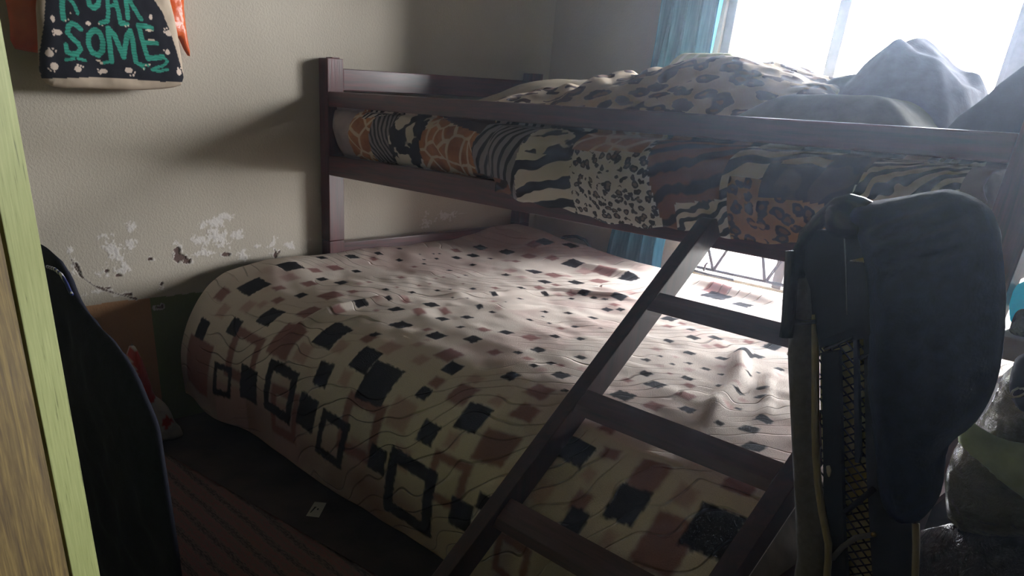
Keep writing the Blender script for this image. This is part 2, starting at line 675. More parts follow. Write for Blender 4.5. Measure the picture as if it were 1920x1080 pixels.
# burglar guard
grd = thing('burglar_guard', 'dark steel burglar guard bars across the bottom of the window', 'window guard')
GY = 1.222
tube('bottom_bar', [(0.83, GY, 0.529), (1.70, GY, 0.527)], 0.006, M['steel'], grd)
tube('top_bar', [(0.83, GY, 0.80), (1.70, GY, 0.80)], 0.006, M['steel'], grd)
for a, b in ((0.957, 0.82 + 0.012), (0.962, 1.085), (1.176, 1.09), (1.184, 1.165 + 0.14), (1.42, 1.31), (1.428, 1.55)):
    tube('diagonal_bar', [(a, GY, 0.532), (b, GY, 0.797)], 0.006, M['steel'], grd)
for x in (0.835, 0.852, 0.866):
    tube('upright_bar', [(x, GY - 0.004, 0.50), (x, GY - 0.004, 0.80)], 0.004, M['steel'], grd)
tube('hasp', [(0.80, 1.19, 0.56), (0.812, 1.175, 0.553), (0.83, 1.18, 0.553), (0.84, 1.2, 0.556)], 0.004, M['steel'], grd)

# roof beyond
prism('neighbouring_roof', [(-0.25, 0.17), (0.05, 0.20), (0.16, 0.21), (0.75, 0.185), (0.75, -0.3), (-0.25, -0.3)], 'y', 3.0, 4.2,
      simple('dark_roof', srgb(70, 58, 66)), None)
tag(bpy.data.objects['neighbouring_roof'], 'low dark roof outside, seen through the window guard', 'roof')

# curtain ----------------------------------------------------------------


def curtain():
    xs, zs = np.arange(0, 1.0001, 0.008), np.linspace(0.505, 1.83, 150)
    S, Z = np.meshgrid(xs, zs, indexing='ij')
    hang = sst(0.45, 1.3, Z)
    x0 = 0.485 + 0.10 * sst(0.5, 1.5, Z)
    x1 = 0.765 + 0.065 * sst(0.5, 1.1, Z)
    X = x0 + (x1 - x0) * S
    Y = 1.155 + 0.022 * np.sin(S * 24 + 1.2 * np.sin(Z * 2.5)) + 0.012 * np.sin(S * 51 + Z * 3) - 0.01 * (1 - hang)
    X = X + 0.01 * np.sin(Z * 9 + S * 5) * (1 - hang)
    me = grid_mesh('curtain', X, Y, Z)
    t = NT('blue_curtain_cloth')
    v = t.coord('Object', (90, 90, 6))
    col = t.ramp(t.noise(v, 1.5, 3), [(0.3, srgb(60, 120, 150)), (0.7, srgb(86, 150, 178))])
    d = t.n('ShaderNodeBsdfDiffuse')
    tl = t.n('ShaderNodeBsdfTranslucent')
    mx = t.n('ShaderNodeMixShader')
    mx.inputs[0].default_value = 0.35
    t.l(col, d.inputs[0])
    t.l(col, tl.inputs[0])
    t.l(d.outputs[0], mx.inputs[1])
    t.l(tl.outputs[0], mx.inputs[2])
    t.l(mx.outputs[0], t.t.nodes['Material Output'].inputs[0])
    M['curtain'] = t.m
    o = link('curtain', me, t.m, None, True)
    sol = o.modifiers.new('cloth', 'SOLIDIFY')
    sol.thickness = 0.0015
    tag(o, 'dusty blue curtain drawn to the side of the window', 'curtain')
    tube('curtain_rod', [(0.35, 1.15, 1.85), (2.6, 1.15, 1.85)], 0.009, M['steel'])
    tag(bpy.data.objects['curtain_rod'], 'thin metal curtain rod above the window', 'curtain rod')


curtain()

# ------------------------------------------------------------------ the bunk bed
bed = thing('bunk_bed', 'dark red wooden bunk bed standing in the corner by the window', 'bunk bed')
W1, XE = 1.10, 2.126


def post(x, y, sx, sy, top, cut=0.593):
    box('post', (x, y, cut + 0.0008), (x + sx, y + sy, top), M['wood_z'], bed, 0.002)
    box('lower_post', (x, y, 0), (x + sx, y + sy, cut - 0.0008), M['wood_z'], bed, 0.002)


post(0.011, 0, 0.055, 0.066, 1.202)
post(0.011, 1.034, 0.055, 0.066, 1.202)
post(XE, 0, 0.066, 0.066, 1.202)
post(XE, 1.034, 0.066, 0.066, 1.202)
box('post_cap', (0.012, 0.03, 1.2025), (0.05, 0.062, 1.206), M['wood_z'], bed, 0.001)
box('headboard_rail', (0.024, 0.067, 1.104), (0.062, 1.033, 1.173), M['wood_y'], bed)
box('headboard_rail', (0.024, 0.067, 0.50), (0.062, 1.033, 0.583), M['wood_y'], bed)
box('headboard_rail', (0.024, 0.067, 0.85), (0.062, 1.033, 0.90), M['wood_y'], bed)
box('footboard_rail', (XE + 0.01, 0.067, 1.104), (XE + 0.05, 1.033, 1.173), M['wood_y'], bed)
box('footboard_rail', (XE + 0.01, 0.067, 0.85), (XE + 0.05, 1.033, 0.90), M['wood_y'], bed)
box('guard_rail', (0.0665, 0.001, 1.052), (XE - 0.0005, 0.028, 1.0995), M['wood_x'], bed)
box('guard_rail', (0.0665, 1.072, 1.052), (XE - 0.0005, 1.099, 1.0995), M['wood_x'], bed)
sr = box('side_rail', (0.0665, 0.001, 0.8266), (XE - 0.0005, 0.030, 0.896), M['wood_x'], bed)
box('side_rail', (0.0665, 1.070, 0.8266), (XE - 0.0005, 1.099, 0.896), M['wood_x'], bed)
# chipped, bare spots along the top edge of the rail
for a, b in ((1.30, 1.545), (1.665, 1.75), (1.90, 1.97)):
    prism('bare_wood_chip', [(a, 0.893), (a + 0.03, 0.886), (b - 0.03, 0.884), (b, 0.8935), ((a + b) / 2, 0.8975)], 'y', 0.0002, 0.0045, M['chip'], sr)
box('base_board', (0.07, 0.031, 0.835), (2.12, 1.069, 0.853), M['wood_x'], bed, 0)
for y0, y1 in ((-0.50, -0.47), (1.06, 1.09)):
    box('lower_side_rail', (0.0665, y0, 0.20), (XE, y1, 0.30), M['wood_x'], bed)
box('lower_end_rail', (0.03, -0.50, 0.20), (0.064, -0.002, 0.30), M['wood_y'], bed)
box('lower_base_board', (0.07, -0.469, 0.24), (2.12, 1.055, 0.262), M['wood_x'], bed, 0)
for x in (0.07, XE - 0.06):
    box('lower_leg', (x, -0.52, 0), (x + 0.06, -0.46, 0.199), M['black'], bed)

mat_l = pillow('lower_mattress', [(0.08, -0.45), (2.10, -0.45), (2.10, 1.05), (0.08, 1.05)], (0, 0, 0.36), (1, 0, 0), (0, 1, 0), 0.085, 0.09, M['lining'], None, 0.05, 1.0, soft=0)
tag(mat_l, 'thick lower mattress hidden under the patterned blanket', 'mattress')
mat_u = pillow('upper_mattress', [(0.08, 0.05), (2.11, 0.05), (2.11, 1.05), (0.08, 1.05)], (0, 0, 0.945), (1, 0, 0), (0, 1, 0), 0.088, 0.06, M['lining'], None, 0.04, 1.0, soft=0)
tag(mat_u, 'upper mattress under the patchwork animal print comforter', 'mattress')

# ------------------------------------------------------------------ ladder
lad = thing('bunk_ladder', 'dark wooden ladder leaning against the upper bunk rail', 'ladder')
LS = 1.148


def lad_y(z):                 # front face of the ladder at height z
    return -0.123 - LS * (0.843 - z)


DY = 0.089
for xa, xb in ((1.606, 1.64), (2.065, 2.10)):
    zt = 0.897
    poly = [(lad_y(0), 0.0), (lad_y(zt), zt), (-0.0015, zt), (-0.0015, (0.0 - lad_y(0) - DY) / LS), (lad_y(0) + DY, 0.0)]
    prism('stringer', poly, 'x', xa, xb, M['wood_lean'], lad, 0.002)
XB = 1.6405
for (ft, fb, bk) in (((1224, 564), (1213, 579), (1237, 548)), ((1080.6, 757), (1073, 770), (1102, 730)), ((931, 970.7), (924, 988), (958, 933))):
    p, q, r = at(*ft, 'x', XB), at(*fb, 'x', XB), at(*bk, 'x', XB)
    th = 0.024
    poly = [(p[1], p[2]), (r[1], r[2]), (r[1] + 0.012, r[2] - th), (q[1], min(q[2], p[2] - 0.018))]
    rg = prism('rung', poly, 'x', XB, 2.0645, M['rung'], lad, 0.0015)
p0 = np.array([lad_y(0.10) + 0.012, 0.115])
prism('rung', [(p0[0], p0[1]), (p0[0] + 0.05, p0[1] + 0.025), (p0[0] + 0.062, p0[1]), (p0[0] + 0.006, p0[1] - 0.02)], 'x', XB, 2.0645, M['rung'], lad, 0.0015)

# ------------------------------------------------------------------ the patterned blanket on the lower bed


def blanket():
    prof = np.array([(1.09, 0.40), (1.093, 0.47), (1.075, 0.512), (1.03, 0.525), (0.9, 0.515), (0.6, 0.512), (0.2, 0.516), (-0.15, 0.52), (-0.33, 0.513),
                     (-0.44, 0.492), (-0.515, 0.45), (-0.565, 0.385), (-0.593, 0.30), (-0.605, 0.21), (-0.603, 0.115)])
    # Catmull-Rom, then even arc length
    pts = []
    P = np.vstack([2 * prof[0] - prof[1], prof, 2 * prof[-1] - prof[-2]])
    for i in range(1, len(P) - 2):
        for s in np.linspace(0, 1, 20, endpoint=False):
            a, b, c, d = P[i - 1], P[i], P[i + 1], P[i + 2]
            pts.append(0.5 * (2 * b + (c - a) * s + (2 * a - 5 * b + 4 * c - d) * s * s + (3 * b - a - 3 * c + d) * s ** 3))
    pts = np.array(pts + [prof[-1]])
    s = np.concatenate([[0], np.cumsum(np.linalg.norm(np.diff(pts, axis=0), axis=1))])
    h = 0.004
    vs = np.arange(0, s[-1], h)
    us = np.arange(0.062, 2.10, h)
    py, pz = np.interp(vs, s, pts[:, 0]), np.interp(vs, s, pts[:, 1])
    U, V = np.meshgrid(us, vs, indexing='ij')
    Y0, Z0 = np.meshgrid(us * 0, py, indexing='ij')[1], np.meshgrid(us * 0, pz, indexing='ij')[1]
    top = sst(0.30, 0.47, Z0) * sst(1.09, 1.05, Y0)
    side = sst(0.48, 0.25, Z0) * (Y0 < 0)
    X, Y, Z = U.copy(), Y0.copy(), Z0.copy()
    Z += top * (0.010 * fbm(U * 2.2, V * 2.4, 3, 2) + 0.0035 * fbm(U * 9, V * 12, 8, 2))
    # head end stands a little higher where pillows lie beneath
    Z += top * 0.03 * np.exp(-((U - 0.06) / 0.16) ** 2) * sst(-0.62, -0.2, Y0)

    Z += top * 0.05 * np.exp(-((U - 0.25) / 0.32) ** 2 - ((Y0 - 0.93) / 0.17) ** 2)

    def ridge(p0, p1, hh, w, cur=0.0):
        (x0, y0), (x1, y1) = p0, p1
        L = math.hypot(x1 - x0, y1 - y0)
        a = ((U - x0) * (x1 - x0) + (Y0 - y0) * (y1 - y0)) / L
        b = (-(U - x0) * (y1 - y0) + (Y0 - y0) * (x1 - x0)) / L
        b = b - cur * np.sin(np.clip(a / L, 0, 1) * math.pi) + 0.008 * np.sin(a * 14)
        return hh * np.exp(-(b / w) ** 2) * sst(-0.05, 0.08, a) * sst(L + 0.05, L - 0.1, a)
    g = lambda px, py: tuple(at(px, py, 'z', 0.52)[:2])
    for a, b, hh, w, c in ((g(520, 590), g(800, 565), 0.018, 0.022, 0.02), (g(640, 600), g(1010, 575), 0.014, 0.02, -0.02), (g(820, 560), g(1060, 545), 0.012, 0.018, 0),
                           (g(1090, 500), g(1215, 525), 0.022, 0.03, 0.0), (g(1050, 540), g(1190, 560), 0.016, 0.022, 0.01), (g(1290, 530), g(1470, 580), 0.02, 0.03, 0),
                           (g(1400, 650), g(1330, 790), 0.022, 0.02, 0.01), (g(1455, 690), g(1420, 800), 0.010, 0.014, 0), (g(880, 830), g(1000, 850), 0.008, 0.03, 0),
                           (g(640, 665), g(800, 700), 0.008, 0.03, 0), (g(1180, 840), g(1330, 890), 0.010, 0.03, 0)):
        Z += top * ridge(a, b, hh, w, c)
    Y += side * (0.012 * np.sin(U * 11 + 1.5 * np.sin(U * 3)) * sst(0.35, 0.1, Z0) + 0.008 * fbm(U * 5, V * 3, 17, 2))
    Z += side * 0.012 * fbm(U * 3.2, U * 0 + 2, 31, 2) * sst(0.3, 0.1, Z0)
    Y -= side * 0.02 * sst(0.55, 0.05, U)
    # the ladder leans on the edge of the bed and presses the cloth in
    lim = lad_y(Z) + DY + 0.012
    Y = np.where(lim > Y, Y + (lim - Y) * sst(1.46, 1.56, U), Y)
    me = grid_mesh('patterned_blanket', X, Y, Z, np.stack([U, V], -1))
    # print
    CR, BK, BR, MV = (np.array(srgb(*c)[:3]) for c in ((228, 217, 206), (20, 20, 28), (138, 82, 80), (190, 152, 148)))
    c = np.zeros(U.shape + (3,)) + CR
    wash = sst(0.1, 0.6, fbm(U * 5, V * 5, 71, 3))
    c = c * (1 - 0.35 * wash[..., None]) + MV * 0.35 * wash[..., None]
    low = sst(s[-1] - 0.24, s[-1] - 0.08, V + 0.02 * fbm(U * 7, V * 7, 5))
    smear_shade = low * (0.5 + 0.5 * fbm(U * 4.0, V * 5, 91, 3))  # brownish smeared print, strengthened to put shade into the side facing the camera
    c = c * (1 - 0.85 * smear_shade[..., None]) + np.array(srgb(150, 112, 104)[:3]) * 0.85 * smear_shade[..., None]
    jx, jy = 0.0028 * vn(U * 120, V * 120, 7), 0.0028 * vn(U * 120, V * 120, 9)

    def put(mask, col, a):
        nonlocal c
        m = (mask * a)[..., None]
        c = c * (1 - m) + col * m

    def square(u, v, a, kind, rot=0.0):
        i0, i1 = np.searchsorted(us, (u - a, u + a))
        j0, j1 = np.searchsorted(vs, (v - a, v + a))
        if i1 <= i0 or j1 <= j0:
            return
        sl = (slice(i0, i1), slice(j0, j1))
        du, dv = U[sl] - u + jx[sl], V[sl] - v + jy[sl]
        cr, sn = math.cos(rot), math.sin(rot)
        du, dv = du * cr + dv * sn, -du * sn + dv * cr
        d = np.maximum(np.abs(du), np.abs(dv)) - a / 2
        soft = {'K': 0.0022, 'B': 0.006, 'M': 0.008}[kind[0]]
        m = sst(soft, -soft, d)
        if len(kind) > 1:
            m = m * sst(-soft, soft, d + a * 0.20)
        col = {'K': BK, 'B': BR, 'M': MV}[kind[0]]
        al = {'K': 0.98, 'B': 0.85, 'M': 0.75}[kind[0]]
        mm = (m * al)[..., None]
        c[sl] = c[sl] * (1 - mm) + col * mm
    rr = random.Random(2)
    for (u, v, a, k) in SQUARES:
        square(u, v, a, k, rr.uniform(-0.05, 0.05))
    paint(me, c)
    t = NT('printed_fleece')
    a = t.n('ShaderNodeVertexColor', layer_name='paint')
    v = t.coord('UV')
    fz = t.noise(v, 420, 2)
    col = t.mix(1.0, a.outputs[0], t.ramp(fz, [(0.3, (0.86, 0.86, 0.86, 1)), (0.7, (1, 1, 1, 1))]), 'MULTIPLY')
    # embossed scrolls: swirling ridges in patches
    sw = t.n('ShaderNodeTexWave', wave_type='RINGS', rings_direction='SPHERICAL', Scale=3.4, Distortion=9.0, Detail=1.5, **{'Detail Scale': 1.2})
    t.l(v, sw.inputs['Vector'])
    line = t.ramp(sw.outputs[1], [(0.40, (0, 0, 0, 1)), (0.5, (1, 1, 1, 1)), (0.60, (0, 0, 0, 1))])
    patch = t.ramp(t.noise(v, 2.4, 1), [(0.44, (0, 0, 0, 1)), (0.52, (1, 1, 1, 1))])
    hgt = t.math('ADD', t.math('MULTIPLY', t.math('MULTIPLY', line, patch), -1.0), t.math('MULTIPLY', fz, 0.25))
    t.bump(hgt, 0.9, 0.009)
    m = t.done(col, 1.0, 0.05)
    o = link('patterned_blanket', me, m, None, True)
    sol = o.modifiers.new('pile', 'SOLIDIFY')
    sol.thickness = 0.006
    sol.offset = -1
    tag(o, 'cream fleece blanket with black and brown squares covering the lower bed', 'blanket')
    # dark bound hem
    hp = [(X[i, -1], Y[i, -1] + 0.001, Z[i, -1]) for i in range(0, len(us), 6)]
    tube('hem_binding', hp, 0.0055, M['hem'], o, 6)
    return o


# prints on the blanket: place along and across the cloth, size (metres), K black / B brown / M mauve, f = hollow frame
SQUARES = [(0.999, 1.634, 0.052, 'M'), (1.053, 1.579, 0.027, 'M'), (1.122, 1.629, 0.036, 'M'), (0.952, 1.769, 0.038, 'M'), (0.729, 1.757, 0.059, 'M'),
           (0.229, 1.743, 0.048, 'M'), (0.605, 0.949, 0.013, 'M'), (0.408, 0.585, 0.040, 'M'), (1.304, 1.609, 0.034, 'M'), (1.047, 1.543, 0.014, 'M'),
           (0.367, 1.660, 0.031, 'M'), (0.456, 1.342, 0.025, 'M'), (0.257, 1.489, 0.052, 'M'), (0.321, 1.690, 0.047, 'M'), (0.856, 1.700, 0.043, 'M'),
           (0.496, 0.845, 0.019, 'M'), (0.704, 1.351, 0.024, 'M'), (0.671, 1.430, 0.023, 'M'), (1.199, 1.783, 0.077, 'M'), (1.385, 1.779, 0.039, 'M'),
           (0.403, 2.032, 0.164, 'M'), (0.732, 2.000, 0.162, 'M'), (1.086, 1.929, 0.070, 'M'), (1.255, 1.879, 0.060, 'M'), (0.641, 0.743, 0.039, 'M'),
           (0.862, 0.796, 0.023, 'M'), (0.947, 1.175, 0.015, 'M'), (1.392, 1.472, 0.026, 'M'), (1.449, 1.386, 0.026, 'M'), (1.591, 1.141, 0.024, 'M'),
           (1.537, 1.190, 0.018, 'M'), (1.511, 1.079, 0.014, 'M'), (1.622, 1.037, 0.021, 'M'), (1.738, 0.965, 0.020, 'M'), (0.548, 0.709, 0.040, 'M'),
           (0.683, 0.438, 0.054, 'M'), (0.700, 0.556, 0.036, 'M'), (0.997, 0.565, 0.033, 'M'), (1.303, 0.902, 0.028, 'M'), (1.497, 0.898, 0.026, 'M'),
           (1.446, 1.069, 0.022, 'M'), (1.675, 1.044, 0.020, 'M'), (1.735, 1.175, 0.018, 'M'), (1.726, 1.742, 0.027, 'M'), (1.661, 1.806, 0.038, 'M'),
           (1.845, 1.822, 0.025, 'M'), (1.417, 1.644, 0.035, 'M'), (1.922, 1.706, 0.041, 'M'), (1.792, 1.301, 0.027, 'M'), (1.786, 1.228, 0.022, 'M'),
           (0.506, 1.489, 0.067, 'B'), (0.316, 1.566, 0.038, 'B'), (0.344, 1.466, 0.047, 'B'), (0.392, 1.616, 0.034, 'B'), (0.515, 1.410, 0.033, 'B'),
           (0.446, 1.294, 0.021, 'B'), (0.447, 1.156, 0.027, 'B'), (0.548, 1.254, 0.015, 'B'), (0.559, 1.167, 0.015, 'B'), (0.562, 1.122, 0.013, 'B'),
           (0.225, 1.281, 0.050, 'B'), (0.232, 1.372, 0.044, 'B'), (0.740, 1.485, 0.019, 'B'), (0.861, 1.420, 0.032, 'B'), (0.580, 1.613, 0.071, 'B'),
           (0.670, 1.575, 0.038, 'B'), (0.619, 1.742, 0.115, 'B'), (0.724, 1.356, 0.028, 'B'), (0.886, 1.340, 0.030, 'B'), (0.174, 1.072, 0.029, 'B'),
           (0.198, 0.668, 0.036, 'B'), (0.440, 0.567, 0.030, 'B'), (0.329, 0.998, 0.024, 'B'), (0.511, 1.012, 0.013, 'B'), (0.513, 1.050, 0.011, 'B'),
           (0.544, 0.971, 0.013, 'B'), (0.623, 1.021, 0.011, 'B'), (0.720, 0.961, 0.024, 'B'), (0.853, 1.102, 0.020, 'B'), (1.163, 1.570, 0.058, 'B'),
           (1.227, 1.667, 0.035, 'B'), (1.320, 1.667, 0.061, 'B'), (0.909, 1.638, 0.039, 'B'), (0.985, 1.491, 0.024, 'B'), (1.233, 1.473, 0.032, 'B'),
           (0.159, 1.698, 0.049, 'B'), (0.193, 1.937, 0.164, 'B'), (1.088, 1.375, 0.031, 'B'), (1.498, 1.758, 0.079, 'B'), (0.338, 0.354, 0.054, 'B'),
           (0.412, 0.461, 0.053, 'B'), (0.493, 0.409, 0.045, 'B'), (0.742, 0.376, 0.084, 'B'), (0.669, 0.598, 0.058, 'B'), (0.771, 0.794, 0.035, 'B'),
           (0.774, 0.708, 0.028, 'B'), (0.812, 0.507, 0.061, 'B'), (0.879, 0.749, 0.031, 'B'), (1.059, 0.741, 0.033, 'B'), (1.174, 1.147, 0.020, 'B'),
           (1.319, 1.443, 0.025, 'B'), (1.402, 1.413, 0.017, 'B'), (1.471, 1.565, 0.054, 'B'), (1.702, 1.329, 0.040, 'B'), (1.588, 1.224, 0.013, 'B'),
           (1.664, 1.257, 0.025, 'B'), (1.319, 0.822, 0.032, 'B'), (1.514, 0.864, 0.030, 'B'), (1.536, 0.746, 0.027, 'B'), (1.320, 0.750, 0.025, 'B'),
           (1.556, 1.351, 0.025, 'B'), (1.166, 0.286, 0.088, 'B'), (1.205, 1.310, 0.042, 'B'), (1.837, 1.696, 0.063, 'B'), (1.748, 1.791, 0.039, 'B'),
           (1.943, 1.790, 0.089, 'B'), (1.501, 1.647, 0.054, 'B'), (1.690, 1.437, 0.038, 'B'), (1.738, 1.675, 0.037, 'B'), (1.996, 1.608, 0.059, 'B'),
           (1.692, 1.593, 0.037, 'B'), (0.443, 1.844, 0.172, 'Bf'), (0.713, 1.943, 0.148, 'Bf'), (1.074, 1.865, 0.158, 'Bf'), (1.416, 1.871, 0.121, 'Bf'),
           (1.642, 1.965, 0.106, 'Bf'), (0.174, 1.434, 0.076, 'K'), (0.230, 1.612, 0.088, 'K'), (0.112, 1.264, 0.033, 'K'), (0.135, 1.145, 0.043, 'K'),
           (0.136, 1.020, 0.029, 'K'), (0.106, 0.891, 0.020, 'K'), (0.288, 1.233, 0.032, 'K'), (0.323, 1.400, 0.035, 'K'), (0.399, 1.375, 0.039, 'K'),
           (0.422, 1.547, 0.035, 'K'), (0.552, 1.303, 0.021, 'K'), (0.623, 1.250, 0.021, 'K'), (0.645, 1.159, 0.019, 'K'), (0.663, 1.116, 0.011, 'K'),
           (0.691, 1.038, 0.019, 'K'), (0.220, 0.983, 0.024, 'K'), (0.305, 0.930, 0.017, 'K'), (0.265, 0.832, 0.017, 'K'), (0.219, 0.778, 0.013, 'K'),
           (0.262, 0.894, 0.012, 'K'), (0.200, 0.864, 0.010, 'K'), (0.212, 0.805, 0.010, 'K'), (0.433, 0.915, 0.021, 'K'), (0.520, 0.915, 0.016, 'K'),
           (0.400, 0.764, 0.024, 'K'), (0.279, 0.741, 0.033, 'K'), (0.271, 0.641, 0.041, 'K'), (0.339, 0.606, 0.023, 'K'), (0.313, 0.488, 0.052, 'K'),
           (0.206, 0.539, 0.048, 'K'), (0.579, 0.764, 0.028, 'K'), (0.663, 1.488, 0.041, 'K'), (0.689, 1.398, 0.020, 'K'), (0.794, 1.314, 0.043, 'K'),
           (0.772, 1.432, 0.044, 'K'), (0.453, 1.685, 0.075, 'K'), (0.336, 1.769, 0.059, 'K'), (0.780, 1.673, 0.093, 'K'), (0.901, 1.518, 0.054, 'K'),
           (0.907, 1.612, 0.025, 'K'), (0.935, 1.391, 0.035, 'K'), (0.965, 1.323, 0.031, 'K'), (1.038, 1.504, 0.045, 'K'), (1.128, 1.453, 0.040, 'K'),
           (1.032, 1.410, 0.019, 'K'), (1.139, 1.339, 0.035, 'K'), (1.276, 1.432, 0.019, 'K'), (1.219, 1.607, 0.047, 'K'), (1.363, 1.548, 0.036, 'K'),
           (0.973, 1.701, 0.075, 'K'), (1.070, 1.741, 0.113, 'K'), (0.859, 1.786, 0.066, 'K'), (1.223, 1.709, 0.037, 'K'), (0.501, 1.919, 0.105, 'K'),
           (0.789, 1.038, 0.023, 'K'), (0.915, 1.226, 0.019, 'K'), (0.960, 1.213, 0.019, 'K'), (0.784, 1.152, 0.012, 'K'), (0.760, 1.193, 0.010, 'K'),
           (0.172, 1.826, 0.064, 'K'), (0.832, 1.902, 0.095, 'K'), (1.165, 1.916, 0.068, 'K'), (1.480, 1.929, 0.069, 'K'), (1.535, 1.875, 0.040, 'K'),
           (1.308, 1.789, 0.057, 'K'), (1.399, 1.711, 0.074, 'K'), (0.350, 0.300, 0.060, 'K'), (0.442, 0.239, 0.055, 'K'), (0.597, 0.631, 0.054, 'K'),
           (0.592, 0.390, 0.079, 'K'), (0.726, 0.714, 0.043, 'K'), (0.779, 0.602, 0.050, 'K'), (0.852, 0.383, 0.061, 'K'), (0.749, 0.864, 0.027, 'K'),
           (0.841, 0.842, 0.023, 'K'), (0.855, 0.981, 0.018, 'K'), (0.883, 1.079, 0.011, 'K'), (0.909, 0.715, 0.034, 'K'), (1.016, 0.660, 0.044, 'K'),
           (0.958, 0.724, 0.024, 'K'), (0.995, 0.711, 0.020, 'K'), (0.915, 0.786, 0.020, 'K'), (1.075, 0.801, 0.032, 'K'), (1.104, 0.769, 0.026, 'K'),
           (1.015, 1.038, 0.022, 'K'), (1.057, 0.973, 0.024, 'K'), (1.069, 1.167, 0.019, 'K'), (1.054, 1.091, 0.009, 'K'), (1.118, 1.133, 0.014, 'K'),
           (1.123, 0.936, 0.028, 'K'), (1.169, 1.077, 0.021, 'K'), (1.230, 1.033, 0.012, 'K'), (1.236, 1.245, 0.026, 'K'), (1.283, 1.191, 0.024, 'K'),
           (1.289, 1.372, 0.032, 'K'), (1.390, 1.322, 0.024, 'K'), (1.377, 1.420, 0.020, 'K'), (1.362, 1.468, 0.020, 'K'), (1.446, 1.464, 0.040, 'K'),
           (1.266, 0.737, 0.044, 'K'), (1.380, 0.795, 0.024, 'K'), (1.431, 0.867, 0.036, 'K'), (1.464, 0.800, 0.035, 'K'), (1.415, 0.967, 0.026, 'K'),
           (1.511, 1.010, 0.027, 'K'), (1.488, 1.177, 0.021, 'K'), (1.490, 1.117, 0.012, 'K'), (1.545, 1.145, 0.015, 'K'), (1.560, 1.090, 0.017, 'K'),
           (1.608, 1.090, 0.023, 'K'), (1.584, 0.967, 0.031, 'K'), (1.555, 1.275, 0.030, 'K'), (1.632, 1.214, 0.029, 'K'), (1.657, 1.097, 0.015, 'K'),
           (1.706, 1.191, 0.019, 'K'), (1.758, 1.204, 0.023, 'K'), (1.619, 1.327, 0.044, 'K'), (1.614, 1.448, 0.048, 'K'), (1.714, 0.912, 0.023, 'K'),
           (1.777, 1.120, 0.021, 'K'), (1.800, 1.172, 0.022, 'K'), (1.606, 0.886, 0.044, 'K'), (1.625, 0.860, 0.033, 'K'), (1.604, 0.735, 0.042, 'K'),
           (1.700, 1.052, 0.018, 'K'), (1.703, 0.999, 0.012, 'K'), (1.512, 1.525, 0.016, 'K'), (1.199, 0.351, 0.083, 'K'), (1.318, 0.385, 0.059, 'K'),
           (1.748, 1.393, 0.033, 'K'), (1.810, 1.288, 0.016, 'K'), (1.830, 1.404, 0.019, 'K'), (1.882, 1.310, 0.033, 'K'), (1.887, 1.384, 0.036, 'K'),
           (1.939, 1.460, 0.039, 'K'), (1.669, 1.707, 0.069, 'K'), (1.835, 1.759, 0.070, 'K'), (1.762, 1.825, 0.049, 'K'), (2.003, 1.739, 0.086, 'K'),
           (0.352, 1.947, 0.098, 'Kf'), (0.678, 1.887, 0.155, 'Kf'), (0.970, 1.930, 0.130, 'Kf'), (1.297, 1.952, 0.180, 'Kf')]
blk = blanket()

# ------------------------------------------------------------------ animal prints


def spots(name, base, ring, core, scale, gap=0.42, rough=0.85, squash=(1, 1, 1)):
    t = NT(name)
    v = t.coord('UV', squash)
    w = t.n('ShaderNodeVectorMath', operation='MULTIPLY_ADD')
    nz = t.n('ShaderNodeTexNoise', Scale=scale * 0.9, Detail=2)
    t.l(v, nz.inputs['Vector'])
    t.l(nz.outputs[1], w.inputs[0])
    w.inputs[1].default_value = (0.9 / scale,) * 3
    t.l(v, w.inputs[2])
    vo = t.n('ShaderNodeTexVoronoi', Scale=scale, Randomness=0.85)
    t.l(w.outputs[0], vo.inputs['Vector'])
    d = vo.outputs['Distance']
    brk = t.noise(v, scale * 1.6, 2)
    dd = t.math('ADD', d, t.math('MULTIPLY', t.math('SUBTRACT', brk, 0.5), 0.25))
    col = t.ramp(dd, [(0.0, core), (gap * 0.5, core), (gap * 0.55, ring), (gap, ring), (gap + 0.03, base)], 'CONSTANT')
    gapm = t.ramp(t.noise(v, scale * 0.8, 1), [(0.0, (0, 0, 0, 1)), (0.62, (0, 0, 0, 1)), (0.65, (1, 1, 1, 1))])
    col = t.mix(gapm, col, base)
    return t.done(col, rough, 0.2)


def stripes(name, a, b, scale, dist, rot=0.0, width=0.5, detail=2.0, soft=0.03):
    t = NT(name)
    v = t.coord('UV', (1, 1, 1), (0, 0, rot))
    w = t.n('ShaderNodeTexWave', Scale=scale, Distortion=dist, Detail=detail, **{'Detail Scale': 1.0, 'Detail Roughness': 0.55})
    t.l(v, w.inputs['Vector'])
    col = t.ramp(w.outputs[1], [(0, a), (width - soft, a), (width + soft, b), (1, b)])
    return t.done(col, 0.85, 0.2)


def giraffe(name, line, c1, c2, scale):
    t = NT(name)
    v = t.coord('UV')
    vo = t.n('ShaderNodeTexVoronoi', Scale=scale, feature='DISTANCE_TO_EDGE')
    t.l(v, vo.inputs['Vector'])
    e = t.math('ADD', vo.outputs[0], t.math('MULTIPLY', t.math('SUBTRACT', t.noise(v, scale * 2, 2), 0.5), 0.05))
    fill = t.ramp(t.noise(v, scale * 1.2, 3), [(0.35, c1), (0.65, c2)])
    m = t.ramp(e, [(0.05, (0, 0, 0, 1)), (0.085, (1, 1, 1, 1))])
    return t.done(t.mix(m, line, fill), 0.85, 0.2)


def blotch(name, a, b, scale, th=0.5):
    t = NT(name)
    v = t.coord('UV')
    col = t.ramp(t.noise(v, scale, 2, 0.5, 0.3), [(th - 0.01, a), (th + 0.01, b)])
    return t.done(col, 0.85, 0.2)


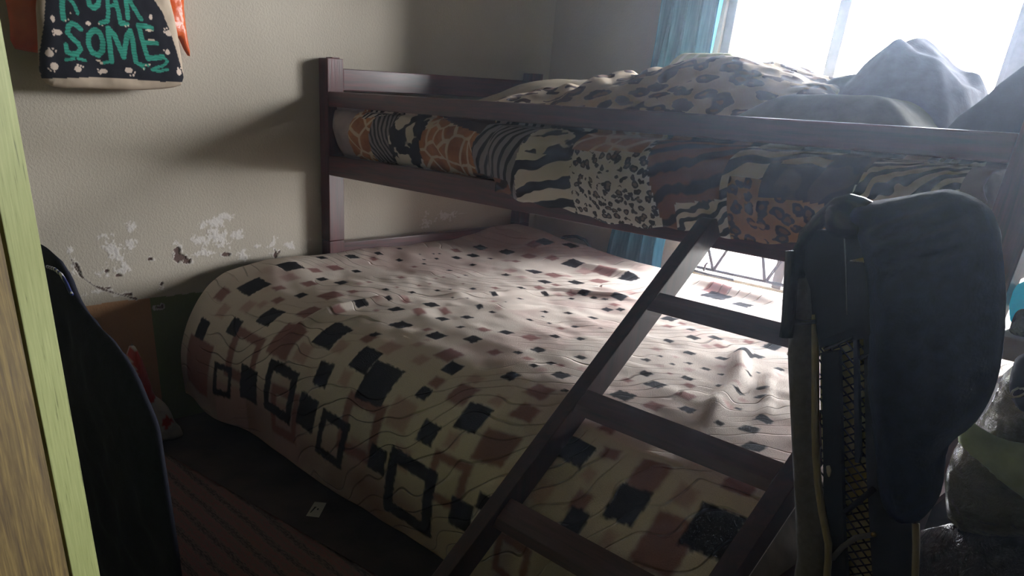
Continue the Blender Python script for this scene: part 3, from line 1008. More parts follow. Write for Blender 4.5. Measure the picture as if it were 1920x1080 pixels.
WHT, BLK = srgb(206, 200, 190), srgb(28, 26, 32)
P = dict(
    plain=simple('lavender_grey_print', srgb(150, 138, 140), 0.85, 0.2, 0.2, 14),
    giraffe=giraffe('giraffe_print', srgb(206, 188, 162), srgb(140, 88, 52), srgb(176, 122, 80), 17),
    giraffe2=giraffe('pale_giraffe_print', srgb(206, 190, 170), srgb(140, 100, 78), srgb(176, 140, 112), 14),
    zebra_grey=stripes('grey_zebra_print', srgb(34, 32, 38), srgb(138, 132, 134), 11, 2.6, 0.5, 0.34),
    zebra_tight=stripes('tight_grey_zebra_print', srgb(34, 32, 38), srgb(138, 132, 134), 15, 4.0, -0.5, 0.45),
    cow=blotch('cow_print', BLK, WHT, 15, 0.5),
    zebra=stripes('bold_zebra_print', BLK, WHT, 5.5, 5.0, 1.25, 0.42),
    zebra_small=stripes('small_zebra_print', BLK, WHT, 12, 9.0, 1.0, 0.48),
    leopard=spots('white_leopard_print', srgb(204, 200, 194), srgb(44, 40, 46), srgb(120, 104, 98), 52),
    leopard_tan=spots('tan_leopard_print', srgb(156, 118, 82), srgb(46, 36, 36), srgb(104, 74, 56), 32),
    tiger=stripes('tiger_print', srgb(44, 34, 34), srgb(120, 80, 60), 6.0, 7.0, 1.1, 0.42, 3.0, 0.12),
    dark=blotch('dark_brown_print', srgb(46, 38, 40), srgb(74, 58, 54), 9, 0.5))


def comforter():
    us = np.arange(0.07, 2.121, 0.005)
    ts = np.linspace(0, 1, 70)
    U, T = np.meshgrid(us, ts, indexing='ij')
    bx = [0.07, 0.12, 0.4, 0.8, 0.88, 1.00, 1.04, 1.24, 1.30, 1.42, 1.58, 1.70, 1.82, 1.87, 1.94, 2.03, 2.12]
    bz = [0.93, 0.885, 0.885, 0.885, 0.876, 0.862, 0.856, 0.854, 0.842, 0.846, 0.862, 0.856, 0.870, 0.900, 0.93, 0.95, 0.985]
    zb = np.interp(U, bx, bz) + 0.003 * np.sin(U * 60)
    over = sst(0.82, 1.02, U)                     # from here on the edge hangs outside the rail
    ztop = 1.056
    # up the side, then over the mattress edge and inward
    z1 = np.clip(T / 0.62, 0, 1)
    inw = np.clip((T - 0.62) / 0.38, 0, 1)
    Z = zb + (ztop - zb) * (1 - (1 - z1) ** 1.15)
    bulge = np.sin(np.clip(z1, 0, 1) * math.pi)
    end = sst(0.07, 0.17, U)
    Y = 0.037 - 0.060 * bulge * (0.35 + 0.65 * end) - over * (0.047 * (1 - sst(0.75, 1.0, z1)) + 0.004)
    gather = 0.007 * np.sin(U * 36 + 2.5 * np.sin(U * 7)) + 0.006 * fbm(U * 14, T * 3, 41, 3)
    Y = Y + gather * bulge * (0.5 + 0.5 * sst(0.1, 0.5, z1)) - over * 0.012 * fbm(U * 6, T * 2, 5, 2) * bulge
    Y = Y + inw ** 1.2 * 0.33
    # stay inside the slot between the rails near the guard rail
    Y = np.where(Z > 1.043, np.maximum(Y, 0.034), Y)
    Y = np.where((over < 0.5) & (Z < 0.90), np.maximum(Y, 0.034), Y)
    Y = np.where((over >= 0.5) & (Z < 0.905), np.minimum(Y, -0.007), Y)
    Z = Z + inw * 0.012 + 0.004 * fbm(U * 9, inw * 4, 3, 2) * inw
    sl = np.concatenate([np.zeros((len(us), 1)), np.cumsum(np.hypot(np.diff(Y, axis=1), np.diff(Z, axis=1)), axis=1)], 1)
    me = grid_mesh('patchwork_comforter', U, Y, Z, np.stack([U, zb + sl], -1))
    names = list(P)
    lean = lambda x0, k=-0.05: x0 + k * (1 - z1)
    zone = np.full(U.shape, names.index('dark'))
    for x0, k, nm in ((0.0, 0, 'plain'), (0.235, -0.03, 'giraffe'), (0.335, -0.02, 'zebra_tight'), (0.455, -0.03, 'cow'), (0.61, -0.03, 'giraffe'), (0.865, -0.05, 'zebra_grey'),
                      (1.075, -0.06, 'cow'), (1.235, -0.01, 'leopard'), (1.43, 0.06, 'tiger'), (1.65, 0.0, 'zebra'), (1.845, 0.03, 'dark'), (1.93, -0.03, 'zebra_small'), (2.085, 0, 'plain')):
        zone = np.where(U > lean(x0, k), names.index(nm), zone)
    zone = np.where((U > lean(1.075, -0.06)) & (U < lean(1.235, -0.01)) & (Z < 0.985), names.index('zebra'), zone)
    zone = np.where((U > 1.225) & (U < 1.43) & (Z > 1.005 + 0.05 * (U - 1.3)), names.index('giraffe2'), zone)
    zl = 0.905 + 0.20 * (U - 1.55) - 0.25 * np.maximum(U - 1.68, 0)
    zone = np.where((U > 1.53) & (U < 1.665) & (Z < zl + 0.012), names.index('zebra_small'), zone)
    zone = np.where((U >= 1.665) & (U < 1.87) & (Z < 0.985), names.index('leopard_tan'), zone)
    zone = np.where((U >= 1.74) & (U < 1.87) & (Z < 1.02) & (Z >= 0.955), names.index('dark'), zone)
    zone = np.where((U > 0.27) & (U < 0.86) & (Z > 1.035 - 0.02 * np.sin(U * 9)), np.where(U < 0.45, names.index('zebra_small'), np.where(U < 0.62, names.index('leopard_tan'), names.index('dark'))), zone)
    zone = np.where((U > 0.8) & (U < 1.0) & (Z < 0.905), names.index('tiger'), zone)
    zone = np.where((U > 1.93) & (U < 1.99) & (Z < 0.975), names.index('giraffe2'), zone)
    mi = zone[:-1, :-1].ravel().astype(np.int32)
    o = link('patchwork_comforter', me, [P[n] for n in names], None, True)
    me.polygons.foreach_set('material_index', mi)
    sol = o.modifiers.new('filling', 'SOLIDIFY')
    sol.thickness = 0.004
    sol.offset = -1
    tag(o, 'patchwork animal print comforter tucked between the rails of the upper bunk', 'comforter')


comforter()

# things lying on the upper bunk -------------------------------------------------
MT = 1.045
m_beige = simple('beige_pillow_cloth', srgb(168, 156, 134), 0.9, 0.15, 0.06, 8, 0.2)


def f_pillow(X, Y):
    r = sst(0.16, 0.62, X) * sst(0.98, 0.78, X) * sst(0.14, 0.56, Y) * sst(1.06, 0.9, Y)
    return MT - 0.004 + 0.122 * r + 0.01 * sst(0.07, 0.2, X) + 0.003 * fbm(X * 10, Y * 10, 2) - 0.02 * (Y - 0.5) * r


tag(heightfield('pillow', 0.085, 0.98, 0.08, 1.04, 0.01, f_pillow, MT, m_beige), 'plain beige pillow sloping up beside the headboard on the upper bunk', 'pillow')

m_lime = stripes('pale_green_striped_cloth', srgb(200, 208, 170), srgb(232, 236, 214), 8, 0.3, 0.4, 0.8)


def f_lime(X, Y):
    r = sst(0.76, 0.95, X) * sst(1.32, 1.1, X) * sst(0.66, 0.78, Y) * sst(1.04, 0.95, Y)
    return MT - 0.004 + 0.222 * r


tag(heightfield('striped_pillow', 0.76, 1.32, 0.64, 1.05, 0.01, f_lime, MT + 0.002, m_lime), 'pale green striped pillow in front of the window, behind the leopard duvet', 'pillow')

M['leo_big'] = spots('large_leopard_print', srgb(196, 180, 158), srgb(74, 60, 62), srgb(140, 112, 100), 15, 0.46)


def f_leo(X, Y):
    cx = [0.50, 0.56, 0.70, 0.80, 0.90, 0.94, 0.99, 1.03, 1.065, 1.10, 1.15, 1.25, 1.33, 1.41, 1.47, 1.56, 1.66, 1.72]
    cz = [1.03, 1.088, 1.133, 1.138, 1.137, 1.145, 1.178, 1.18, 1.166, 1.172, 1.192, 1.214, 1.218, 1.222, 1.204, 1.193, 1.17, 1.03]
    cr = np.interp(X, cx, cz) - MT
    yb = 0.37
    g = sst(0.02, yb, Y) ** 0.8 * sst(1.0, 0.62, Y)
    z = MT + cr * g
    z = z + 0.016 * fbm(X * 7, Y * 9, 61, 3) * sst(0, 0.08, cr * g) + 0.010 * np.abs(np.sin((X + 0.6 * Y) * 30 + 3 * vn(X * 5, Y * 5, 4))) * sst(0.9, 1.0, X) * sst(1.22, 1.1, X) * g
    low = 0.045 * np.exp(-((X - 0.80) / 0.16) ** 2 - ((Y - 0.14) / 0.07) ** 2)
    return np.maximum(z, MT - 0.003 + low)


tag(heightfield('leopard_duvet', 0.5, 1.74, 0.035, 1.02, 0.007, f_leo, MT + 0.003, M['leo_big']), 'leopard print duvet bunched along the upper bunk below the window', 'duvet')


def f_khaki(X, Y):
    r = sst(1.38, 1.66, X) * sst(2.0, 1.82, X) * sst(0.03, 0.16, Y) * sst(0.42, 0.30, Y)
    return MT + 0.105 * r + 0.004 * fbm(X * 9, Y * 12, 6) * r - 0.003


tag(heightfield('folded_blanket', 1.36, 2.02, 0.04, 0.44, 0.008, f_khaki, MT + 0.004, simple('grey_green_cloth', srgb(112, 112, 100), 0.9, 0.15)),
    'grey green folded blanket lying just inside the guard rail', 'blanket')


def f_grey(X, Y):
    cx = [1.50, 1.56, 1.62, 1.665, 1.685, 1.735, 1.80, 1.87, 1.90, 1.93, 1.98]
    cz = [1.04, 1.15, 1.19, 1.192, 1.225, 1.268, 1.235, 1.20, 1.17, 1.10, 1.03]
    cr = np.interp(X, cx, cz) - MT
    g = sst(0.16, 0.42, Y) * sst(0.85, 0.55, Y)
    z = MT + cr * g
    return z + 0.012 * fbm(X * 12, Y * 9, 81, 3) * sst(0, 0.06, cr * g) + 0.006 * np.sin(X * 50 + Y * 40 + 3 * vn(X * 8, Y * 8, 3)) * g * sst(1.74, 1.86, X)


tag(heightfield('fleece_heap', 1.5, 1.99, 0.15, 0.86, 0.007, f_grey, MT + 0.005, simple('slate_fleece', srgb(96, 98, 112), 0.95, 0.1, 0.15, 40, 0.3)),
    'peaked heap of slate grey fleece in front of the window on the upper bunk', 'blanket')


def f_dark(X, Y):
    cx = [1.955, 1.99, 2.02, 2.04, 2.065, 2.12]
    cz = [1.05, 1.125, 1.155, 1.182, 1.21, 1.245]
    cr = np.interp(X, cx, cz) - MT
    g = sst(0.035, 0.13, Y) * sst(0.34, 0.2, Y)
    return MT - 0.003 + cr * g + 0.004 * fbm(X * 20, Y * 14, 12) * g


tag(heightfield('dark_garment', 1.95, 2.122, 0.04, 0.35, 0.006, f_dark, MT + 0.004, simple('charcoal_cloth', srgb(52, 54, 66), 0.9, 0.15)),
    'charcoal garment piled at the foot end of the upper bunk', 'garment')

# black bag between lower mattress and window wall
tag(tube('padded_strap', [at(*p, 'y', 1.13) for p in ((1040, 462), (1046, 451), (1058, 444), (1080, 443), (1097, 450), (1106, 462), (1108, 482))], 0.011, M['black'], None, 8, 0.6),
    'black padded strap looping up between the patterned blanket and the window wall', 'strap')

# ------------------------------------------------------------------ wall hanging bags
ROT = lambda ps, x: [tuple(at(*p, 'x', x)[[1, 2]]) for p in ps]
hook = tube('wall_hook', [(0.001, -0.70, 1.62), (0.03, -0.70, 1.61), (0.05, -0.70, 1.60), (0.062, -0.70, 1.615)], 0.006, M['steel'])
tag(hook, 'steel wall hook that carries the tote bag', 'hook')

orange = NT('orange_plastic')
ov = orange.coord('UV')
oc = orange.ramp(orange.noise(ov, 8, 3), [(0.3, srgb(206, 76, 26)), (0.7, srgb(244, 120, 52))])
orange.bump(orange.noise(ov, 18, 4), 0.6, 0.01)
M['orange'] = orange.done(oc, 0.35, 0.5)
ob = thing('orange_carrier_bag', 'crinkled orange plastic carrier bag hanging behind the tote bag', 'bag', (0, -0.7, 1.2))
pillow('bag_body', ROT(((-5, -60), (18, 30), (20, 90), (55, 97), (200, 120), (330, 60), (350, 104), (359, 106), (350, 60), (344, 0), (346, -150), (0, -150)), 0.02), (0.018, 0, 0), (0, 1, 0), (0, 0, 1), 0.014, 0.03, M['orange'], ob, 0.01, 0.6, 0.006, 30, soft=1)
tube('bag_handle', [(0.03, -0.80, 1.46), (0.035, -0.74, 1.57), (0.038, -0.70, 1.612), (0.035, -0.66, 1.57), (0.03, -0.58, 1.46)], 0.006, M['orange'], ob, 6, 0.4)


def tote():
    X0 = 0.075
    N = lambda px, py: tuple(at(px, py, 'x', X0)[[1, 2]])
    out = [N(*p) for p in ((66, 0), (70, 60), (72, 130), (80, 152), (103, 165), (180, 166), (250, 170), (318, 166), (346, 158), (338, 100), (328, 40), (315, -10), (300, -130), (85, -130))]
    panel = [N(*p) for p in ((84, -40), (79, 40), (72, 100), (73, 132), (78, 147), (130, 146), (180, 144), (240, 148), (300, 153), (346, 154), (330, 110), (315, 65), (300, 25), (275, -12), (262, -60), (240, -110), (90, -110))]
    TEAL, DK, CN = np.array(srgb(62, 158, 138)[:3]), np.array(srgb(34, 34, 42)[:3]), np.array(srgb(196, 178, 158)[:3])

    # letter strokes, pixel points of the print converted to cloth points; the zoomed print is 6x with its corner at (60, 0)
    Z6 = lambda x, y: N(60 + x / 6, y / 6)
    S6 = 1 / 6 * 0.00147

    letters = [
        # S O M E
        ([(520, 330), (470, 290), (420, 262), (375, 300), (365, 370), (430, 440), (490, 490), (520, 550), (480, 600), (420, 610), (360, 580), (350, 510)], 56),
        ([(660, 345), (610, 400), (610, 500), (650, 590), (720, 620), (765, 570), (770, 470), (740, 380), (690, 340), (660, 345)], 62),
        ([(865, 690), (850, 560), (825, 320), (900, 400), (1000, 640), (1040, 400), (1075, 350), (1105, 480), (1135, 690)], 64),
        ([(1310, 320), (1240, 300), (1165, 290), (1200, 420), (1240, 560), (1270, 655), (1360, 650), (1440, 640)], 62),
        ([(1215, 480), (1300, 480), (1370, 490)], 50),
        # feet and tail
        ([(440, 600), (440, 660), (350, 672)], 34), ([(470, 600), (490, 660), (575, 680)], 34),
        ([(880, 690), (800, 700), (760, 710)], 34), ([(1130, 700), (1190, 735), (1230, 770)], 34), ([(1130, 700), (1210, 725), (1280, 735)], 32),
        ([(1440, 640), (1490, 690), (1440, 740), (1360, 760)], 34), ([(1330, 790), (1400, 800), (1490, 780)], 34), ([(1360, 760), (1310, 780), (1330, 790)], 28),
        # lower halves of R O A R above
        ([(310, -160), (310, 60), (315, 150), (325, 215)], 62), ([(320, -150), (420, -120), (420, -60), (330, -20)], 50), ([(380, -20), (440, 50), (480, 150)], 44),
        ([(640, -120), (590, -40), (610, 60), (660, 95), (710, 60), (720, -40), (680, -120), (640, -120)], 58),
        ([(850, -170), (815, 0), (825, 130), (815, 240), (740, 260)], 48), ([(850, -170), (900, 0), (940, 130), (960, 260), (1040, 275)], 56), ([(820, 70), (915, 60)], 36),
        ([(1010, -160), (1020, 0), (1040, 120), (1045, 200)], 58), ([(1010, -150), (1120, -120), (1130, -40), (1040, 10)], 46), ([(1070, 20), (1130, 120), (1190, 220)], 54)]
    paws = [(260, 365, 44, 28, [(200, 355), (215, 390), (215, 335)]), (170, 600, 42, 36, [(165, 550), (205, 550), (240, 575)]), (225, 745, 44, 36, [(160, 770), (185, 795), (225, 800)]),
            (485, 775, 40, 30, [(485, 730), (520, 738), (545, 750)]), (775, 800, 46, 24, [(715, 780), (725, 810), (745, 825)]), (1055, 790, 46, 30, [(1125, 815), (1110, 845), (1075, 850)]),
            (1625, 810, 38, 34, [(1610, 765), (1650, 765), (1675, 785)]), (1500, 375, 40, 30, [(1455, 330), (1480, 320), (1450, 360)]), (605, 265, 30, 20, []), (1490, 585, 28, 30, [(1450, 565)]),
            (205, 215, 22, 32, []), (1300, 195, 20, 30, [])]
    claws = [(720, 680, 26, 10), (755, 710, 16, 14), (1250, 735, 12, 10), (1290, 725, 14, 8), (1225, 775, 10, 12), (345, 235, 8, 8), (380, 220, 8, 10), (400, 152, 9, 8), (720, 270, 14, 6), (760, 290, 8, 8), (1020, 295, 9, 9), (1050, 290, 9, 10), (1285, 345, 46, 10), (1310, 450, 44, 10)]

    def colour(U, V, front):
        c = np.zeros(U.shape + (3,)) + CN
        c *= (0.96 + 0.04 * fbm(U * 40, V * 40, 2))[..., None]
        ip = in_poly(U, V, panel) & front
        c[ip] = DK
        for pts, w in letters:
            d = seg_dist(U, V, [Z6(*p) for p in pts])
            m = (d < w * S6 * 0.46) & ip
            shade = 0.78 + 0.22 * np.sin(V * 900 + 3 * vn(U * 60, V * 60, 3))
            c[m] = TEAL * shade[m][:, None]
        for x, y, rx, ry, toes in paws:
            a, b = Z6(x, y)
            m = (np.hypot((U - a) / (rx * S6), (V - b) / (ry * S6)) < 1) & ip
            for tx, ty in toes:
                p, q = Z6(tx, ty)
                m |= (np.hypot(U - p, V - q) < 11 * S6) & ip
            c[m] = srgb(214, 196, 182)[:3]
        for x, y, rx, ry in claws:
            a, b = Z6(x, y)
            c[(np.hypot((U - a) / (rx * S6), (V - b) / (ry * S6)) < 1) & ip] = srgb(206, 190, 170)[:3]
        return c
    t = NT('printed_canvas')
    a = t.n('ShaderNodeVertexColor', layer_name='paint')
    t.bump(t.noise(t.coord('UV'), 500, 2), 0.3, 0.001)
    m = t.done(a.outputs[0], 0.9, 0.15)
    tb = thing('tote_bag', 'natural canvas tote bag with a black panel of teal letters hanging on the wall', 'bag', (0.06, -0.72, 1.1))
    pillow('bag_body', out, (X0, 0, 0), (0, 1, 0), (0, 0, 1), 0.022, 0.035, m, tb, 0.0022, 1.0, 0.004, 14, 3, soft=1, colour=colour)
    for dx in (0.0,):
        tube('bag_handle', [(X0, -0.80, 1.40), (X0 - 0.004, -0.75, 1.53), (0.06, -0.70, 1.622), (X0 - 0.004, -0.65, 1.53), (X0, -0.60, 1.40)], 0.012, M['cream'], tb, 6, 0.25)


tote()

# ------------------------------------------------------------------ wardrobe at the left edge and the clothes beside it
wd = bpy.data.objects.new('wardrobe', None)
COL.objects.link(wd)
e0 = CAM + ray(124, 720) * (0.80 / np.linalg.norm(ray(124, 720)[:2]))
ang = math.radians(-42)               # width direction of the front
wd.location = (e0[0], e0[1], 0)
wd.rotation_euler = (0, 0, ang)
wd['local'] = 1
tag(wd, 'wardrobe of brown boards with a pale green front edge', 'wardrobe')
tg = NT('pale_green_oak')
gv = tg.coord('Object', (190, 190, 14))
gg = tg.noise(gv, 1.4, 4, 0.6, 0.3)
gc = tg.ramp(gg, [(0.30, srgb(84, 92, 46)), (0.38, srgb(152, 160, 96)), (0.75, srgb(176, 182, 118))])
M['green_oak'] = tg.done(gc, 0.6, 0.3)
tg = NT('brown_figured_board')
gv = tg.coord('Object', (46, 46, 3.2))
gg = tg.noise(gv, 1.2, 5, 0.65, 1.4)
g3 = tg.noise(tg.coord('Object', (200, 200, 24)), 1.5, 3)
gc = tg.ramp(tg.math('ADD', tg.math('MULTIPLY', gg, 0.7), tg.math('MULTIPLY', g3, 0.3)), [(0.32, srgb(66, 50, 32)), (0.5, srgb(112, 92, 50)), (0.66, srgb(152, 130, 72))])
tg.bump(gg, 0.3, 0.003)
M['brown_board'] = tg.done(gc, 0.6, 0.3)


def wlocal(name, lo, hi, mat, bev=0.0015):
    bm = bmesh.new()
    add_box(bm, lo, hi, bev)
    o = bm_out(name, bm, mat)
    return part_local(o, wd)


# local frame: +x runs away from the edge (towards the photographer's left), +y is the front normal side
wlocal('side_panel', (0.0, -0.55, 0.0), (0.056, 0.0, 1.95), M['green_oak'])
wlocal('door', (0.0585, -0.020, 0.06), (0.47, -0.002, 1.90), M['brown_board'])
wlocal('door', (0.4735, -0.020, 0.06), (0.91, -0.002, 1.90), M['brown_board'])
wlocal('side_panel', (0.9135, -0.55, 0.0), (0.943, 0.0, 1.95), M['green_oak'])
wlocal('back_panel', (0.031, -0.55, 0.02), (0.913, -0.54, 1.95), M['brown_board'])
wlocal('top_panel', (0.031, -0.535, 1.92), (0.913, -0.021, 1.95), M['brown_board'])
wlocal('plinth', (0.031, -0.5, 0.0), (0.913, -0.03, 0.055), M['brown_board'])

# dark jacket hanging off the wardrobe side
JY = -1.22
J = lambda *ps: [tuple(at(*p, 'y', JY)[[0, 2]]) for p in ps]
jk = pillow('navy_jacket', J((30, 440), (80, 458), (100, 474), (122, 505), (138, 552), (165, 590), (212, 640), (245, 690), (268, 745), (292, 800), (303, 880), (318, 970), (336, 1090), (350, 1250), (40, 1250), (20, 800)),
            (0, JY, 0), (1, 0, 0), (0, 0, 1), 0.02, 0.14, M['navy'], None, 0.016, 1.5, 0.014, 7, 5)
jo = thing('hanging_jacket', 'dark navy jacket with a twisted cord hanging beside the wardrobe', 'jacket', (0, 0, 0))
jk.name = 'jacket_body'
jk.parent = jo
cordm = NT('twisted_cord')
cv = cordm.coord('Object', (1, 1, 1), (0, 0.9, 0))
cw = cordm.n('ShaderNodeTexWave', Scale=36)
cordm.l(cv, cw.inputs['Vector'])
M['cord'] = cordm.done(cordm.ramp(cw.outputs[1], [(0.45, srgb(40, 50, 110)), (0.55, srgb(200, 200, 206))]), 0.8)
cp = [at(*p, 'y', JY - 0.055) for p in ((88, 500), (103, 505), (114, 514), (124, 530), (131, 546), (135, 552))]
tube('twisted_cord', cp, 0.003, M['cord'], jo, 7)

# white and red plastic bag on the floor by the wall
wb = NT('white_printed_plastic')
wa = wb.n('ShaderNodeVertexColor', layer_name='paint')
wb.bump(wb.noise(wb.coord('UV'), 25, 4), 0.5, 0.01)
M['white_bag'] = wb.done(wa.outputs[0], 0.4, 0.4)
BX = 0.16
Bq = lambda *ps: [tuple(at(*p, 'x', BX)[[1, 2]]) for p in ps]


def bagcol(U, V, front):
    c = np.zeros(U.shape + (3,)) + np.array(srgb(188, 182, 178)[:3])
    red = np.array(srgb(176, 44, 34)[:3])
    for pts in (((296, 822), (301, 812), (302, 826), (309, 808), (311, 822), (316, 812), (319, 818)),):
        c[(seg_dist(U, V, Bq(*pts)) < 0.0045) & front] = red
    c[in_poly(U, V, Bq((240, 690), (262, 690), (292, 775), (268, 790))) & front] = red
    return c


zb0 = at(320, 858, 'x', BX)
bo = pillow('plastic_bag', Bq((248, 680), (262, 690), (282, 740), (292, 775), (308, 785), (322, 800), (330, 822), (345, 836), (343, 850), (312, 858), (250, 862), (225, 800)), (BX, 0, 0), (0, 1, 0), (0, 0, 1),
            0.06, 0.07, M['white_bag'], None, 0.007, 1.0, 0.012, 22, 9, soft=1, colour=bagcol)
bo.location.z = 0.003 - min(v.co.z for v in bo.data.vertices)
tag(bo, 'crumpled white plastic bag with red print on the floor by the wall', 'bag')

# rug
rg = NT('striped_rug')
rv = rg.coord('UV')
w1 = rg.n('ShaderNodeTexWave', Scale=5.5, Distortion=1.2, Detail=3, bands_direction='Y')
rg.l(rv, w1.inputs['Vector'])
rc = rg.ramp(rg.math('ADD', rg.math('MULTIPLY', w1.outputs[1], 0.25), rg.math('MULTIPLY', rg.noise(rg.coord('UV', (1, 4, 1)), 60, 4, 0.7), 0.75)),
             [(0.34, srgb(74, 66, 64)), (0.45, srgb(124, 108, 104)), (0.55, srgb(138, 92, 92)), (0.66, srgb(116, 104, 100))])
rg.bump(rg.noise(rv, 260, 2), 0.8, 0.004)
M['rug'] = rg.done(rc, 0.95, 0.1)
rug = pillow('rug', [(0.22, -0.80), (1.55, -0.62), (1.42, -1.55), (0.30, -1.75)], (0, 0, 0.0042), (1, 0, 0), (0, 1, 0), 0.006, 0.012, M['rug'], None, 0.02, 0.6, 0.0, soft=0)
tag(rug, 'woven rug with muted pink and grey stripes on the dark floor', 'rug')

# small card on the floor
cc = [at(*p, 'z', 0.0015)[:2] for p in ((579, 953), (590, 941), (612, 943), (598, 970), (574, 967))]
cd = thing('paper_card', 'small white card with dark print lying on the floor beside the bed', 'card', (0.86, -0.6, 0))
prism('card', [tuple(p) for p in (cc[1], cc[2], cc[3], cc[4])], 'z', 0.0008, 0.0018, simple('white_card', srgb(196, 190, 180), 0.7, 0.3, 0.03), cd)
mk = lambda ps: [tuple(at(*p, 'z', 0.0022)[:2]) for p in ps]
prism('printed_mark', mk(((581, 961), (583, 961), (594, 950), (590, 950))), 'z', 0.00185, 0.0021, M['black'], cd)
prism('printed_mark', mk(((594, 956), (597, 956), (598, 953), (595, 953))), 'z', 0.00185, 0.0021, M['black'], cd)

# ------------------------------------------------------------------ folded chair in front of the ladder, with a jacket over it
FYC = -0.66
C2 = lambda *ps: [tuple(at(*p, 'y', FYC)[[0, 2]]) for p in ps]
ch = thing('folding_chair', 'folded dark reclining chair with grey padding and cream piping beside the ladder', 'chair')


def drop(p):                # carry an outline on below the frame to the floor
    return p


side = C2((1493, 520), (1506, 500), (1524, 492), (1530, 560), (1527, 640), (1529, 720), (1529, 800), (1533, 900), (1541, 965), (1552, 1020), (1553, 1090)) + [(2.30, 0.02), (2.255, 0.02)] + C2((1497, 1090), (1488, 900), (1480, 740), (1476, 640))
pillow('grey_pad', side, (0, FYC, 0), (1, 0, 0), (0, 0, 1), 0.012, 0.02, M['grey_cloth'], ch, 0.012, 1.0, soft=1)
pip = [at(*p, 'y', FYC - 0.012) for p in ((1525, 590), (1526, 620), (1528.5, 650), (1529, 700), (1528.5, 800), (1530, 860), (1534, 910), (1541, 960), (1547, 990), (1553, 1020), (1553, 1050), (1550, 1090))]
tube('piping', pip + [(2.295, FYC - 0.01, 0.03)], 0.0048, M['cream'], ch, 7, radii=[0.002, 0.003, 0.0046] + [0.0048] * 10)
tube('piping', [at(*p, 'y', FYC - 0.008) for p in ((1717, 982), (1718, 1020), (1716, 1090))] + [(2.40, FYC, 0.03)], 0.0042, M['cream'], ch, 7)
# lining behind the mesh
lin = C2((1530, 560), (1625, 560), (1640, 800), (1660, 1090)) + [(2.39, 0.03), (2.30, 0.03)] + C2((1550, 1020), (1536, 900), (1530, 740))
prism('back_lining', lin, 'y', FYC + 0.012, FYC + 0.018, M['lining_yellow'], ch)
bmn = bmesh.new()


def inside(a, b):
    return in_poly(np.array([a]), np.array([b]), lin)[0]


LL = np.array(lin)
x0, x1 = LL[:, 0].min(), LL[:, 0].max()
pitch = 0.0125
k = -60
for sgn in (1, -1):
    for k in range(-90, 120):
        c0 = k * pitch
        run = []
        for s in np.arange(x0, x1, 0.004):
            zz = 0.6 + c0 + sgn * (s - x0) * 0.75
            if 0.45 < zz < 1.0 and inside(s, zz):
                run.append((s, FYC + 0.006 + sgn * 0.0008, zz))
        if len(run) > 1:
            add_tube(bmn, [run[0], run[-1]], 0.0011, 4)
mn = bm_out('mesh_net', bmn, M['black'], ch)
mn['kind'] = 'stuff'


def strip(name, ps, th=0.006, mat='black', y=FYC):
    return prism(name, C2(*ps), 'y', y - th, y + 0.004, M[mat], ch, 0.0015)


strip('frame_slat', ((1543, 660), (1577, 655), (1585, 1000), (1592, 1085), (1562, 1085), (1548, 940)))
strip('frame_slat', ((1601, 600), (1609, 600), (1616, 850), (1612, 868), (1604, 866)), 0.004)
strip('frame_slat', ((1622, 570), (1720, 570), (1725, 800), (1722, 1085), (1640, 1085), (1628, 860)), 0.008)
strip('top_band', ((1530, 600), (1640, 560), (1640, 632), (1585, 640), (1530, 655)), 0.005)
strip('top_band', ((1500, 470), (1530, 430), (1700, 430), (1700, 590), (1620, 608), (1530, 640), (1528, 540)), 0.009, 'black')
tube('curved_strap', [at(*p, 'y', FYC - 0.006) for p in ((1545, 655), (1570, 645), (1600, 632))], 0.0022, M['black_gloss'], ch, 6)
tube('curved_strap', [at(*p, 'y', FYC - 0.008) for p in ((1612, 673), (1635, 663), (1655, 659))], 0.0022, M['black_gloss'], ch, 6)
tube('curved_strap', [at(*p, 'y', FYC - 0.008) for p in ((1560, 1048), (1580, 1025), (1605, 1008), (1637, 1002))], 0.004, M['grey_cloth'], ch, 6)
tube('curved_strap', [at(*p, 'y', FYC - 0.008) for p in ((1585, 960), (1610, 940), (1640, 915))], 0.004, M['black'], ch, 6)
strip('care_tag', ((1553, 871), (1560, 870), (1563, 880), (1560, 892), (1557, 892), (1554, 883)), 0.0075, 'cream')
rv_ = at(1638, 1002, 'y', FYC - 0.011)
bm = bmesh.new()
bmesh.ops.create_uvsphere(bm, u_segments=10, v_segments=6, radius=0.0035, matrix=Matrix.Translation(rv_))
bm_out('rivet', bm, M['brass'], ch, True)
tube('arm_tube', [at(*p, 'y', FYC - 0.02) for p in ((1486, 470), (1483, 520), (1478, 600), (1474, 632))], 0.0085, M['black_gloss'], ch, 10)
tube('crossbar', [at(*p, 'y', FYC - 0.014) for p in ((1480, 600), (1505, 604), (1530, 603))], 0.003, M['black_gloss'], ch, 7)
